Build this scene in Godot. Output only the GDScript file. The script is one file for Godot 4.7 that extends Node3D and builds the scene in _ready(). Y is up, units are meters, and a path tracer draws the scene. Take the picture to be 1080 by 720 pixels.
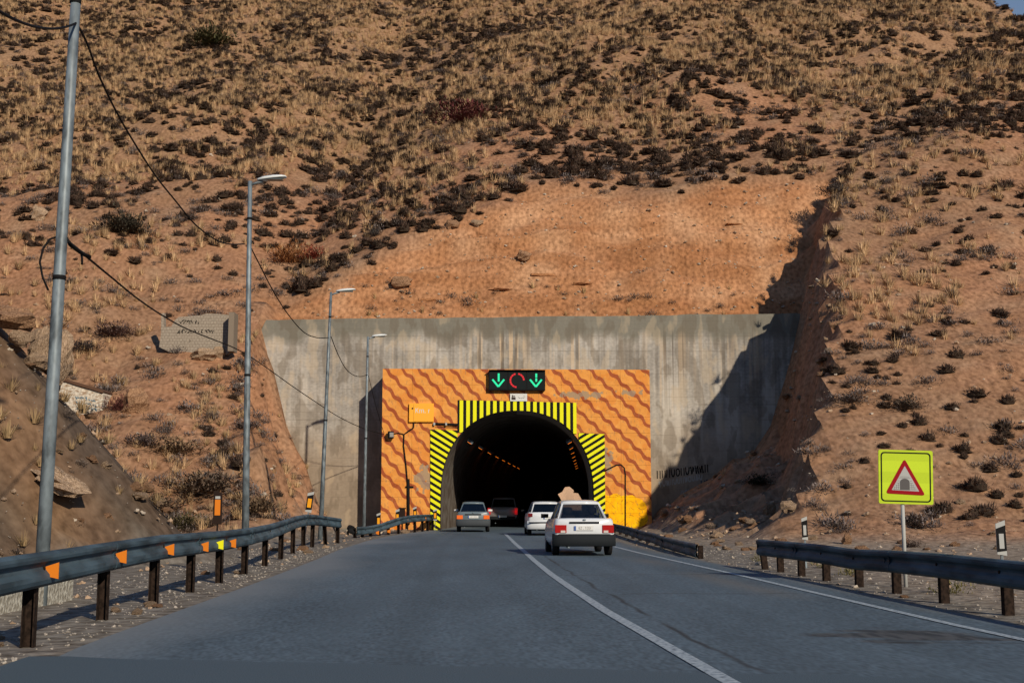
extends Node3D
# A road running into a tunnel under a dry hillside. Camera looks along -z; "d" below is the distance ahead (d = -z).

const F := 1300.0
const EYE := Vector3(0, 1.35, 0)
var PITCH := atan(171.0 / 1300.0)
var rng := RandomNumberGenerator.new()
var n_low := FastNoiseLite.new()
var n_mid := FastNoiseLite.new()
var n_fine := FastNoiseLite.new()
var used := {}

# ---------------------------------------------------------------- helpers
func ray(px, py) -> Vector3:
	return Vector3(px - 540.0, 360.0 - py, -F).normalized().rotated(Vector3.RIGHT, PITCH)
func at_depth(px, py, d) -> Vector3:
	var r := ray(px, py)
	return EYE + r * (d / -r.z)
func on_ground(px, py, y = 0.0) -> Vector3:
	var r := ray(px, py)
	return EYE + r * ((y - EYE.y) / r.y)
func on_hill(px, py, from = 20.0) -> Vector3:
	var r := ray(px, py)
	var d: float = from
	while d < 240.0:
		var p := EYE + r * (d / -r.z)
		if p.y < H(p.x, d):
			return Vector3(p.x, H(p.x, d), -d)
		d += 0.12
	return EYE + r * 200.0
func baked(t: Array) -> PackedFloat32Array:
	var out := PackedFloat32Array()
	out.resize(2401)
	for i in 2401: out[i] = table(t, -175.0 + i * 0.25)
	return out
func lut(a: PackedFloat32Array, v: float) -> float:
	var f := clampf((v + 175.0) * 4.0, 0.0, 2399.0)
	var i := int(f)
	return a[i] + (a[i + 1] - a[i]) * (f - i)
func table(t: Array, v: float) -> float:
	if v <= t[0][0]: return t[0][1]
	for i in t.size() - 1:
		if v <= t[i + 1][0]:
			return lerpf(t[i][1], t[i + 1][1], (v - t[i][0]) / (t[i + 1][0] - t[i][0]))
	return t[-1][1]
func numbered(called: String) -> String:
	var k: int = used.get(called, 0)
	used[called] = k + 1
	return called if k == 0 else "%s_%03d" % [called, k]
func tag(o, label = "", category = "", group = "", kind = ""):
	if label: o.set_meta("label", label)
	if category: o.set_meta("category", category)
	if group: o.set_meta("group", group)
	if kind: o.set_meta("kind", kind)
	return o
func thing(called, label, category, at = Vector3.ZERO, turn = 0.0, group = "") -> Node3D:
	var o := Node3D.new()
	o.name = numbered(called)
	add_child(o)
	o.position = at
	o.rotation.y = turn
	tag(o, label, category, group)
	return o
func copy_of(src, label = "", group = ""):
	var o = src.duplicate()
	o.name = numbered(String(src.name).get_slice("_0", 0))
	add_child(o)
	if label: o.set_meta("label", label)
	if group: o.set_meta("group", group)
	return o
func put(mesh: Mesh, called: String, mat, parent = null) -> MeshInstance3D:
	var o := MeshInstance3D.new()
	o.mesh = mesh
	if mat: o.material_override = mat
	if parent == null or parent == self:
		o.name = numbered(called)
		add_child(o)
	else:
		o.name = called
		parent.add_child(o, true)
	return o
func st_new(smooth := false) -> SurfaceTool:
	var st := SurfaceTool.new()
	st.begin(Mesh.PRIMITIVE_TRIANGLES)
	st.set_smooth_group(0 if smooth else -1)
	return st
func done(st: SurfaceTool) -> ArrayMesh:
	st.generate_normals()
	return st.commit()
func build(st: SurfaceTool, called: String, mat, parent = null) -> MeshInstance3D:
	return put(done(st), called, mat, parent)
func tri(st, a, b, c):
	st.add_vertex(a); st.add_vertex(b); st.add_vertex(c)
func quad(st, a, b, c, d):
	tri(st, a, b, c); tri(st, a, c, d)
func hexa(st, p: Array):
	for f in [[6, 7, 5, 4], [3, 2, 0, 1], [7, 3, 1, 5], [2, 6, 4, 0], [2, 3, 7, 6], [4, 5, 1, 0]]:
		quad(st, p[f[0]], p[f[1]], p[f[2]], p[f[3]])
func box(st, c: Vector3, s: Vector3, b := Basis.IDENTITY):
	var p := []
	for i in 8:
		p.append(c + b * (s * 0.5 * Vector3(1 if i & 1 else -1, 1 if i & 2 else -1, 1 if i & 4 else -1)))
	hexa(st, p)
func bar(st, a: Vector3, b: Vector3, w: float, t: float):
	var y := (b - a).normalized()
	var x := y.cross(Vector3.BACK)
	if x.length() < 0.1: x = y.cross(Vector3.RIGHT)
	x = x.normalized()
	box(st, (a + b) * 0.5, Vector3(w, (b - a).length(), t), Basis(x, y, x.cross(y)))
func tube(st, pts: Array, radii, sides := 8, caps := true):
	var rings := []
	var up := Vector3(0.13, 0.2, 0.97).normalized()
	for i in pts.size():
		var t: Vector3 = (pts[mini(i + 1, pts.size() - 1)] - pts[maxi(i - 1, 0)]).normalized()
		var x := t.cross(up).normalized()
		var y := x.cross(t)
		var r: float = radii[i] if radii is Array else radii
		var ring := []
		for k in sides:
			var a := TAU * k / sides
			ring.append(pts[i] + (x * cos(a) + y * sin(a)) * r)
		rings.append(ring)
	loft(st, rings, true, caps)
func loft(st, rings: Array, closed := true, caps := true):
	var n: int = rings[0].size()
	for i in rings.size() - 1:
		for k in (n if closed else n - 1):
			var k2 := (k + 1) % n
			quad(st, rings[i][k], rings[i][k2], rings[i + 1][k2], rings[i + 1][k])
	if caps:
		for e in [0, rings.size() - 1]:
			var c := Vector3.ZERO
			for p in rings[e]: c += p
			c /= n
			for k in n:
				var k2 := (k + 1) % n
				if e == 0: tri(st, c, rings[e][k2], rings[e][k])
				else: tri(st, c, rings[e][k], rings[e][k2])
# a polygon in the xy plane, extruded from z0 (front, nearer +z) to z1, with flat uv of its own span
func prism(st, poly: PackedVector2Array, zf: float, zb: float, uv_rect := Rect2(0, 0, 1, 1)):
	var idx := Geometry2D.triangulate_polygon(poly)
	var cw := Geometry2D.is_polygon_clockwise(poly)
	var uv := func(p: Vector2): return Vector2((p.x - uv_rect.position.x) / uv_rect.size.x, 1.0 - (p.y - uv_rect.position.y) / uv_rect.size.y)
	for i in range(0, idx.size(), 3):
		var a := poly[idx[i]]
		var b := poly[idx[i + 1]]
		var c := poly[idx[i + 2]]
		if (b - a).cross(c - a) > 0.0:
			var t := b; b = c; c = t
		for p in [a, b, c]:
			st.set_uv(uv.call(p)); st.add_vertex(Vector3(p.x, p.y, zf))
		for p in [a, c, b]:
			st.set_uv(uv.call(p)); st.add_vertex(Vector3(p.x, p.y, zb))
	var n := poly.size()
	for i in n:
		var a := poly[i]
		var b := poly[(i + 1) % n]
		if not cw:
			var t := a; a = b; b = t
		for p in [[a, zf], [b, zb], [b, zf], [a, zf], [a, zb], [b, zb]]:
			st.set_uv(uv.call(p[0])); st.add_vertex(Vector3(p[0].x, p[0].y, p[1]))
func srgb(r, g, b) -> Color:
	return Color(r, g, b).linear_to_srgb()
func mat(c: Color, rough := 0.8, metal := 0.0, extra := {}) -> StandardMaterial3D:
	var m := StandardMaterial3D.new()
	m.albedo_color = c
	m.roughness = rough
	m.metallic = metal
	if rough > 0.5: m.metallic_specular = 0.25
	for k in extra: m.set(k, extra[k])
	return m
func noise(s: int, f: float, oct := 3, type := FastNoiseLite.TYPE_SIMPLEX_SMOOTH) -> FastNoiseLite:
	var n := FastNoiseLite.new()
	n.seed = s; n.frequency = f; n.fractal_octaves = oct; n.noise_type = type
	return n
func tex(w: int, h: int, f: Callable) -> ImageTexture:
	var bytes := PackedByteArray()
	bytes.resize(w * h * 3)
	var i := 0
	for y in h:
		for x in w:
			var c: Color = f.call(x, y)
			bytes[i] = int(clampf(c.r, 0, 1) * 255.0)
			bytes[i + 1] = int(clampf(c.g, 0, 1) * 255.0)
			bytes[i + 2] = int(clampf(c.b, 0, 1) * 255.0)
			i += 3
	return ImageTexture.create_from_image(Image.create_from_data(w, h, false, Image.FORMAT_RGB8, bytes))
func seamless(s: int, f: float, w: int, stops: Array, oct := 5) -> NoiseTexture2D:
	var t := NoiseTexture2D.new()
	t.width = w; t.height = w; t.seamless = true
	t.noise = noise(s, f, oct)
	var g := Gradient.new()
	g.offsets = PackedFloat32Array(stops.map(func(x): return x[0]))
	g.colors = PackedColorArray(stops.map(func(x): return x[1]))
	t.color_ramp = g
	return t

# ---------------------------------------------------------------- the lie of the land
var T_CENTRE := [[-12, 3.3], [9.62, 1.66], [15.84, 1.19], [20.58, 0.93], [24.14, 0.75], [30.1, 0.52], [35.5, 0.35], [41.7, 0.13], [56, -0.3], [65, -0.5], [215, 8.5]]
var T_RIGHT := [[-12, 7.2], [12.6, 5.11], [14.2, 4.95], [24, 4.3], [34.5, 3.5], [39, 3.25], [46, 3.1], [55, 3.2], [65, 3.6], [215, 12.6]]
var T_LEFT := [[-12, -3.3], [9.6, -3.89], [12.2, -4.14], [21.4, -4.4], [30, -4.75], [36.6, -5.1], [45, -5.3], [52, -5.2], [58, -4.75], [65, -3.85], [215, 5.0]]
var T_Z0 := [[-75, 46.5], [-34, 48.5], [-22, 47.5], [-17, 47.5], [-13, 49], [-6.5, 45], [1, 42], [9, 41.8], [13, 40.5], [30, 40], [80, 41]]
var T_PR := [[6.9, -0.1], [7.6, 0.6], [11.1, 2.9], [13.9, 4.4], [15, 5.2], [40, 20]]
var T_PL := [[-40, 60], [-15.5, 16], [-14.1, 11.6], [-13.0, 6.6], [-10.9, 1.9], [-9.9, 0.4], [-9.2, -0.1]]
var T_SHIFT := [[38, 8.0], [42, 8.9], [44, 9.9], [49.3, 12.3], [56.6, 14.8], [66, 17.1], [71, 18.7], [80, 22], [100, 29]] # edge of the spur right of the cut

var B_CENTRE := baked(T_CENTRE)
var B_RIGHT := baked(T_RIGHT)
var B_LEFT := baked(T_LEFT)
var B_Z0 := baked(T_Z0)
var B_PR := baked(T_PR)
var B_PL := baked(T_PL)
var B_SHIFT := baked(T_SHIFT)

func smooth(a, b, v) -> float:
	return smoothstep(a, b, v)
func nat(x: float, d: float) -> float:
	var z0 := lut(B_Z0, x)
	var e := d - z0
	var h: float
	if e > 20.0: h = 0.62 * e
	else: h = 0.62 * 1.6 * log(1.0 + exp(e / 1.6))
	var calm := 1.0 - 0.85 * smooth(-24.0, -13.0, x) * smooth(30.0, 19.0, x) * smooth(95.0, 80.0, d) # the graded slope round the cut
	h += (n_low.get_noise_2d(x, d) * 3.2 * calm + n_mid.get_noise_2d(x, d) * 0.9 * (0.35 + 0.65 * calm)) * smooth(0, 14, e)
	var far := 170.0 - 50.0 * smooth(46.5, 63.0, x)
	var top := 0.62 * (far - z0) + 1.5 - (d - far) * 1.75 + n_low.get_noise_2d(x * 1.7, 40) * 1.5
	h = minf(h, top)
	if d > 318.0: h = maxf(h, (d - 318.0) * 0.5 + n_low.get_noise_2d(x * 2.0, d * 2.0) * 4.0)
	return h
func cut(x: float, d: float) -> float:
	var wob := n_mid.get_noise_2d(x * 1.3 + 90.0, d * 1.3) * 0.6 + n_fine.get_noise_2d(x * 0.4, d * 0.4 + 50.0) * 0.6
	var talus := lut(B_PR, x + wob * 0.6) * (0.25 + 0.75 * smooth(47.0, 65.0, d))
	var edge := 0.62 * (d - 40.3) + 3.6 * (x - lut(B_SHIFT, d) + wob)
	var c := maxf(maxf(talus, edge), lut(B_PL, x + wob * 1.3 + 0.5 * n_mid.get_noise_2d(d * 2.5, x)))
	if d > 67.7:
		var e := d - 69.0
		var b := 11.15 + 0.1 * (d - 67.7) + maxf(e, 0.0) * 1.32
		# harder beds stand out as low ledges across the face
		var bed := e + n_mid.get_noise_2d(x * 0.35, 3.0) * 2.2
		b += (0.55 * (smooth(0.72, 0.98, fposmod(bed * 0.62, 1.0)) - fposmod(bed * 0.62, 1.0)) + 0.3 + 0.10 * sin(bed * 6.1 + 1.0) + n_mid.get_noise_2d(x * 0.8, d * 1.6) * 0.8) * smooth(0, 2.0, e)
		c = maxf(c, b)
	return c
func flat(x: float, d: float) -> float:
	var l := lut(B_LEFT, d) - x
	var r := x - lut(B_RIGHT, d) - 0.7
	var o := maxf(l, r)
	var h := -0.02 - 0.05 * smooth(-0.2, -0.6, o)
	h -= 0.16 * smooth(0.9, 2.6, r) * (0.3 + 0.7 * smooth(26, 34, d))
	h -= 0.30 * smooth(2.0, 3.2, l)
	h += (n_fine.get_noise_2d(x * 3.0, d * 3.0) * 0.06 - 0.01) * smooth(0.3, 1.6, o)
	return h
func mound(x: float, d: float) -> float:
	# the steep earth bank beside the near street light
	var crest := 30.0 + (x + 10.0) * 0.25
	var top := 0.15 + 1.23 * (-7.9 - x) + n_mid.get_noise_2d(x * 2.2, 7.0) * 0.45 + n_fine.get_noise_2d(x * 1.4, 9.0) * 0.2
	if x < -13.5: top -= (x + 13.5) * -0.75
	var side := maxf(0.0, absf(d - crest) - 0.5)
	return top - side * (0.78 if d < crest else 1.0) + n_mid.get_noise_2d(x * 1.5, d * 1.5) * (0.35 + 0.25 * minf(side, 3.0)) + n_fine.get_noise_2d(x * 0.6, d * 0.6) * 0.42 + n_fine.get_noise_2d(x * 1.8, d * 1.8) * 0.16
func H(x: float, d: float) -> float:
	var n := nat(x, d)
	var c := cut(x, d)
	var f := flat(x, d)
	var h := minf(n, c)
	if c < n and h > 0.25 and d > 43.0 and d < 67.5: h += n_fine.get_noise_2d(x * 0.7, d * 0.7 + 20.0) * 0.8 + n_fine.get_noise_2d(x * 1.9, d * 1.9) * 0.36
	if h > 0.25: h += n_fine.get_noise_2d(x, d) * 0.16 + n_fine.get_noise_2d(x * 3.1, d * 3.1) * 0.05
	if x < -6.5: h = maxf(h, mound(x, d))
	return maxf(f, h) if d < 67.7 else maxf(h, f)
func bare(x: float, d: float) -> float:
	# 1 where the hill has been cut open
	return smooth(0.1, 0.9, nat(x, d) - cut(x, d)) if d > 44.0 else 0.0

# ---------------------------------------------------------------- materials
var M := {}
func make_materials():
	var grain := seamless(3, 0.021, 1024, [[0.0, Color(0.42, 0.4, 0.38)], [0.3, Color(0.74, 0.72, 0.7)], [0.5, Color(0.86, 0.85, 0.84)], [0.62, Color(0.92, 0.91, 0.9)], [0.8, Color(1, 1, 1)]], 6)
	var bumps := seamless(5, 0.026, 1024, [[0.2, Color.BLACK], [0.8, Color.WHITE]], 6)
	M.earth = mat(Color.WHITE, 0.97, 0.0, {"vertex_color_use_as_albedo": true, "albedo_texture": grain, "uv1_triplanar": true, "uv1_world_triplanar": true, "uv1_scale": Vector3(0.143, 0.143, 0.143), "heightmap_enabled": true, "heightmap_texture": bumps, "heightmap_scale": 1.8})
	M.plant = mat(Color.WHITE, 0.95, 0.0, {"vertex_color_use_as_albedo": true})
	var rockg := seamless(8, 0.03, 512, [[0.2, Color(0.62, 0.58, 0.54)], [0.5, Color(0.86, 0.84, 0.82)], [0.8, Color(1, 1, 1)]], 5)
	M.rock = mat(srgb(0.46, 0.28, 0.17), 0.95, 0.0, {"albedo_texture": rockg, "uv1_triplanar": true, "uv1_scale": Vector3(0.9, 0.9, 0.9), "heightmap_enabled": true, "heightmap_texture": bumps, "heightmap_scale": 4.0})
	M.rock_pale = mat(srgb(0.54, 0.40, 0.28), 0.95, 0.0, {"albedo_texture": rockg, "uv1_triplanar": true, "uv1_scale": Vector3(0.9, 0.9, 0.9), "heightmap_enabled": true, "heightmap_texture": bumps, "heightmap_scale": 4.0})
	M.cut_earth = mat(srgb(0.47, 0.225, 0.105), 0.97, 0.0, {"albedo_texture": grain, "uv1_triplanar": true, "uv1_scale": Vector3(0.4, 0.4, 0.4)})
	M.pebble = mat(Color.WHITE, 0.95, 0.0, {"vertex_color_use_as_albedo": true})
	var steelg := seamless(12, 0.012, 512, [[0.25, Color(0.62, 0.62, 0.62)], [0.5, Color(0.86, 0.86, 0.86)], [0.75, Color(1, 1, 1)]], 5)
	M.rail = mat(srgb(0.075, 0.122, 0.158), 0.58, 0.0, {"albedo_texture": steelg, "uv1_triplanar": true, "uv1_world_triplanar": true, "uv1_scale": Vector3(0.13, 0.5, 0.13)})
	M.post = mat(srgb(0.03, 0.019, 0.014), 0.9, 0.0, {"albedo_texture": steelg, "uv1_triplanar": true, "uv1_world_triplanar": true, "uv1_scale": Vector3(2, 2, 2)})
	M.galv = mat(srgb(0.2, 0.245, 0.275), 0.5, 0.2, {"albedo_texture": steelg, "uv1_triplanar": true, "uv1_world_triplanar": true, "uv1_scale": Vector3(0.9, 0.35, 0.9)})
	M.lamp_shell = mat(srgb(0.62, 0.66, 0.66), 0.4)
	M.lamp_glass = mat(srgb(0.08, 0.1, 0.1), 0.2)
	M.black = mat(srgb(0.008, 0.008, 0.009), 0.8)
	M.black_soft = mat(srgb(0.010, 0.010, 0.011), 0.9)
	M.orange = mat(srgb(0.62, 0.18, 0.015), 0.6)
	M.yellow = mat(srgb(0.72, 0.72, 0.012), 0.7)
	M.amber = mat(srgb(0.75, 0.32, 0.015), 0.6)
	M.white = mat(srgb(0.6, 0.61, 0.6), 0.6)
	M.grey_white = mat(srgb(0.36, 0.37, 0.36), 0.6)
	M.brown_board = mat(srgb(0.022, 0.013, 0.01), 0.9)

# ---------------------------------------------------------------- main
func _ready():
	rng.seed = 71
	n_low = noise(11, 0.028, 3); n_mid = noise(23, 0.12, 3); n_fine = noise(37, 0.7, 3)
	# camera
	var cam := Camera3D.new()
	cam.name = "camera"
	cam.position = EYE
	cam.rotation.x = PITCH
	cam.fov = rad_to_deg(2.0 * atan(360.0 / F))
	cam.far = 2000.0
	add_child(cam)
	cam.current = true
	# sky, sun, exposure
	var env := Environment.new()
	env.background_mode = Environment.BG_SKY
	var sm := ProceduralSkyMaterial.new()
	sm.sky_top_color = Color(0.36, 0.53, 0.78)
	sm.sky_horizon_color = Color(0.76, 0.85, 0.93)
	sm.sky_curve = 0.3
	sm.ground_horizon_color = Color(0.45, 0.4, 0.36)
	sm.ground_bottom_color = Color(0.25, 0.2, 0.16)
	sm.sun_angle_max = 1.0
	var sky := Sky.new()
	sky.sky_material = sm
	env.sky = sky
	env.background_energy_multiplier = 0.5
	env.tonemap_mode = Environment.TONE_MAPPER_LINEAR
	env.tonemap_exposure = 1.06
	env.sdfgi_enabled = true; env.ssao_enabled = true; env.ssil_enabled = true
	var we := WorldEnvironment.new()
	we.name = "world_environment"
	we.environment = env
	add_child(we)
	var sun := DirectionalLight3D.new()
	sun.name = "sun"
	sun.light_energy = 1.35
	sun.light_color = Color(1.0, 0.94, 0.85)
	sun.light_angular_distance = 0.8
	sun.shadow_enabled = true
	add_child(sun)
	sun.look_at_from_position(Vector3.ZERO, Vector3(-1.4, -1.35, -2.4), Vector3.UP)

	make_materials()
	make_terrain()
	make_road()
	make_wall()
	make_portal()
	make_rails()
	make_street_lights()
	make_signs()
	make_cars()
	make_ruins()
	make_rocks()
	make_plants()

# ---------------------------------------------------------------- ground
func steps(list: Array) -> Array:
	# [[from, to, step], ...] as a rising list of values
	var out := []
	for s in list:
		var n := maxi(1, int(round((s[1] - s[0]) / s[2])))
		for i in n: out.append(s[0] + (s[1] - s[0]) * i / n)
	out.append(list[-1][1])
	return out
func make_terrain():
	var xs := steps([[-160, -75, 8], [-75, -22, 0.55], [-22, 26, 0.27], [26, 78, 0.55], [78, 170, 8]])
	var ds := steps([[-40, 8, 4], [8, 22, 0.5], [22, 38, 0.24], [38, 67.55, 0.27], [67.55, 67.86, 0.31], [67.86, 84, 0.27], [84, 130, 0.45], [130, 172, 0.7], [172, 420, 6]])
	var nx := xs.size()
	var nd := ds.size()
	var pos := PackedVector3Array(); var col := PackedColorArray(); var nor := PackedVector3Array()
	pos.resize(nx * nd); col.resize(nx * nd); nor.resize(nx * nd)
	var nc := noise(51, 0.05, 4)
	var nc2 := noise(52, 0.35, 3)
	var strata := noise(53, 0.12, 3)
	for j in nd:
		for i in nx:
			var x: float = xs[i]
			var d: float = ds[j]
			var h := H(x, d)
			pos[j * nx + i] = Vector3(x, h, -d)
			var a := nc.get_noise_2d(x, d)
			var b := nc2.get_noise_2d(x, d)
			# hill soil: dry brown, patches of redder and greyer earth
			var c := Vector3(0.355, 0.205, 0.122).lerp(Vector3(0.425, 0.225, 0.128), clampf(0.5 + a * 1.6, 0, 1))
			c = c.lerp(Vector3(0.32, 0.225, 0.15), clampf(b * 0.9, 0, 0.6))
			if d > 84.0: c = c.lerp(Vector3(0.37, 0.235, 0.138), 0.65 * smooth(84, 110, d))
			if d > 38 and h > 0.2:
				var br := bare(x, d)
				if d > 67.7:
					var s := strata.get_noise_2d(x * 0.25, h * 6.0)
					var oc := Vector3(0.53, 0.27, 0.138).lerp(Vector3(0.43, 0.20, 0.092), clampf(0.5 + s * 2.4, 0, 1))
					oc = oc.lerp(Vector3(0.55, 0.35, 0.215), clampf(b * 1.2, 0, 0.5))
					c = c.lerp(oc, br)
			# gravel and dust on the level ground
			var fl := 1.0 - smooth(0.0, 0.5, h)
			if d < 67.7:
				var gr := Vector3(0.275, 0.25, 0.215).lerp(Vector3(0.2, 0.18, 0.155), clampf(0.5 + b, 0, 1))
				if x > 6.6: gr = gr.lerp(Vector3(0.37, 0.3, 0.23), 0.7)
				c = c.lerp(gr, fl)
			# grey scree on the near bank
			if x < -6.5 and d < 37.0 and h > 0.0:
				# dark loose scree along the brow and over the lower bank, brown earth between
				var below := 0.76 + 1.23 * (-7.9 - x) - h + 0.9 * nc.get_noise_2d(x * 3.0, d * 3.0)
				var brow := lerpf(1.7, 0.95, smooth(1.0, 4.0, h))
				var sc := smooth(brow + 0.35, brow - 0.35, below) + smooth(2.3, 3.2, below) * 0.95
				sc = clampf(sc, 0, 1) * (0.8 + 0.4 * b)
				c = Vector3(0.225, 0.14, 0.085).lerp(Vector3(0.095, 0.08, 0.067), clampf(sc, 0, 1))
			c *= 1.0 + b * 0.22
			if d > 300.0: c = Vector3(0.70, 0.47, 0.30)
			col[j * nx + i] = Color(c.x, c.y, c.z)
	for j in nd:
		for i in nx:
			var l := pos[j * nx + maxi(i - 1, 0)]
			var r := pos[j * nx + mini(i + 1, nx - 1)]
			var f := pos[maxi(j - 1, 0) * nx + i]
			var k := pos[mini(j + 1, nd - 1) * nx + i]
			nor[j * nx + i] = (r - l).cross(k - f).normalized()
	var idx := PackedInt32Array()
	for j in nd - 1:
		for i in nx - 1:
			# the mouth of the tunnel stays open, at both ends
			if ds[j] > 67.4 and ds[j] < 67.8 and xs[i] > -6.5 and xs[i] < 7.0: continue
			if ds[j] > 200 and ds[j] < 226 and xs[i] > 2 and xs[i] < 17: continue
			var a := j * nx + i
			idx.append_array([a, a + nx, a + nx + 1, a, a + nx + 1, a + 1])
	var arr := []
	arr.resize(Mesh.ARRAY_MAX)
	arr[Mesh.ARRAY_VERTEX] = pos; arr[Mesh.ARRAY_NORMAL] = nor; arr[Mesh.ARRAY_COLOR] = col; arr[Mesh.ARRAY_INDEX] = idx
	var m := ArrayMesh.new()
	m.add_surface_from_arrays(Mesh.PRIMITIVE_TRIANGLES, arr)
	tag(put(m, "terrain", M.earth), "", "", "", "structure")

func ribbon(lf: Callable, rf: Callable, ds: Array, y: float, across := 1, v0 := 0.0, v1 := 1.0) -> ArrayMesh:
	var st := st_new(true)
	var dmin: float = ds[0]
	var dmax: float = ds[-1]
	for j in ds.size() - 1:
		for i in across:
			var q := []
			for e in [[0, 0], [0, 1], [1, 1], [1, 0]]:
				var d: float = ds[j + e[1]]
				var t := float(i + e[0]) / across
				q.append([Vector3(lerpf(lf.call(d), rf.call(d), t), y, -d), Vector2(t, lerpf(v0, v1, (d - dmin) / (dmax - dmin)))])
			for k in [0, 1, 2, 0, 2, 3]:
				st.set_uv(q[k][1]); st.add_vertex(q[k][0])
	return done(st)
func make_road():
	var n1 := noise(61, 0.012, 4); var n2 := noise(62, 0.25, 3); var n3 := noise(63, 0.004, 2); var sp := noise(64, 0.9, 1)
	# 512 across, 2048 along d = -12 .. 92
	var img := tex(400, 1400, func(x, y):
		var u: float = x / 399.0
		var d: float = -12.0 + 104.0 * y / 1399.0
		var w: float = lut(B_RIGHT, d) + 0.7 - lut(B_LEFT, d)
		var X: float = u * w
		var v := 0.372 + 0.05 * n1.get_noise_2d(X * 40.0, d * 9.0) + 0.075 * sp.get_noise_2d(x, y) + 0.03 * n2.get_noise_2d(x, y)
		var c := Color(v * 0.85, v * 0.995, v * 1.10)
		# tyre-polished tracks and oily middles, straight along the lanes
		var cc: float = lut(B_CENTRE, d) - lut(B_LEFT, d)
		for lane in [cc * 0.5 + 0.3, cc + 1.7]:
			var e: float = absf(absf(X - lane) - 0.78)
			c = c.lerp(Color(0.29, 0.338, 0.372), 0.42 * clampf(1.0 - e / 0.5, 0, 1) * (0.75 + 0.6 * n3.get_noise_2d(X * 60.0, d * 12.0)))
			e = absf(X - lane)
			c = c.lerp(Color(0.27, 0.315, 0.345), 0.35 * clampf(1.0 - e / 0.35, 0, 1))
		# dust blown in along the edges
		var dust := clampf(1.0 - (X - 0.1 + 0.9 * n1.get_noise_2d(X * 14.0, d * 10.0)) / 1.25, 0, 1)
		c = c.lerp(Color(0.45, 0.47, 0.485), dust * 0.85)
		var de := clampf(1.0 - (w - X + 0.25 * n1.get_noise_2d(X * 14.0, d * 14.0)) / 0.4, 0, 1)
		c = c.lerp(Color(0.42, 0.4, 0.37), de * 0.5)
		var dr := clampf(1.0 - absf(w - 1.35 - X) / 0.55, 0, 1) * clampf(0.35 + 1.5 * n1.get_noise_2d(X * 10.0, d * 8.0 + 300.0), 0, 1)
		c = c.lerp(Color(0.43, 0.4, 0.37), dr * 0.55)
		# lengthwise crack beside the centre line and a few across
		var ck: float = absf(X - cc - 0.42 - 0.10 * n1.get_noise_2d(0.0, d * 22.0))
		if ck < 0.05 and d < 33: c = c.lerp(Color(0.2, 0.21, 0.22), (1.0 - ck / 0.05) * clampf(0.65 + 1.2 * n1.get_noise_2d(9.0, d * 30.0), 0, 1))
		for q in [[24.0, 0.5, 0.92], [37.5, 0.06, 0.6], [19.0, 0.62, 0.9]]:
			var k: float = absf(d - q[0] - 0.35 * n1.get_noise_2d(X * 30.0, q[0] * 9.0))
			if k < 0.07 and u > q[1] and u < q[2]: c = c.lerp(Color(0.22, 0.23, 0.24), 0.45)
		# broken patch in the right lane
		var pd := Vector2((X - cc - 2.75) / 1.0, (d - 12.9) / 0.7).length() + 0.9 * n1.get_noise_2d(X * 40.0, d * 160.0)
		if pd < 1.0: c = c.lerp(Color(0.17, 0.168, 0.17).lerp(Color(0.31, 0.30, 0.295), clampf(0.5 + 2.0 * n2.get_noise_2d(x * 0.5, y * 0.5), 0, 1)), clampf((1.0 - pd) * 2.0, 0, 0.65))
		return c)
	var asphalt := mat(Color.WHITE, 0.78, 0.0, {"albedo_texture": img})
	asphalt.heightmap_enabled = true
	asphalt.heightmap_texture = img
	asphalt.heightmap_scale = 0.8
	var ds := steps([[-12, 92, 1.0]])
	tag(put(ribbon(func(d): return lut(B_LEFT, d), func(d): return lut(B_RIGHT, d) + 0.7, ds, 0.0, 6), "road", asphalt), "", "", "", "structure")
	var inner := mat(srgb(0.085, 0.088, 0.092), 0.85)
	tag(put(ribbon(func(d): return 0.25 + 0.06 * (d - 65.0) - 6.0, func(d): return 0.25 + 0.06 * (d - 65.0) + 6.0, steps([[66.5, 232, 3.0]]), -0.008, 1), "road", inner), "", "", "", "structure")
	# soft dark band across the near road: shade painted as a darker sheet
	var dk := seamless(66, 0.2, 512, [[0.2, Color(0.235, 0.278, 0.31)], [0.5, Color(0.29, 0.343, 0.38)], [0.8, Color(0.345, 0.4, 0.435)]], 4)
	var road_shade_mat := mat(Color.WHITE, 0.75, 0.0, {"albedo_texture": dk, "uv1_triplanar": true, "uv1_world_triplanar": true, "uv1_scale": Vector3(0.7, 0.7, 0.7)})
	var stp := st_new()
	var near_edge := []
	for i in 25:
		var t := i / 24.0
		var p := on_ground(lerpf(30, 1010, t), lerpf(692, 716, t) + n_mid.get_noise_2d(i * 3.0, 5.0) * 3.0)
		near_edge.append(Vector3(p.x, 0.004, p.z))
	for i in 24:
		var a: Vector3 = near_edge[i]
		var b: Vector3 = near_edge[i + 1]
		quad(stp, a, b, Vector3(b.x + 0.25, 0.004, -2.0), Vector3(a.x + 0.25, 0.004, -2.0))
	tag(build(stp, "painted_road_shade", road_shade_mat), "", "", "", "structure")
	# painted lines
	var worn := seamless(67, 0.03, 512, [[0.15, Color(0.38, 0.42, 0.45)], [0.4, Color(0.54, 0.585, 0.62)], [0.8, Color(0.64, 0.68, 0.70)]], 5)
	var paint := mat(Color.WHITE, 0.7, 0.0, {"albedo_texture": worn, "uv1_triplanar": true, "uv1_world_triplanar": true, "uv1_scale": Vector3(0.8, 0.8, 0.8)})
	tag(put(ribbon(func(d): return lut(B_CENTRE, d) - 0.07, func(d): return lut(B_CENTRE, d) + 0.07, steps([[-4, 56, 0.7]]), 0.008), "road_marking", paint), "", "", "", "structure")
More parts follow.
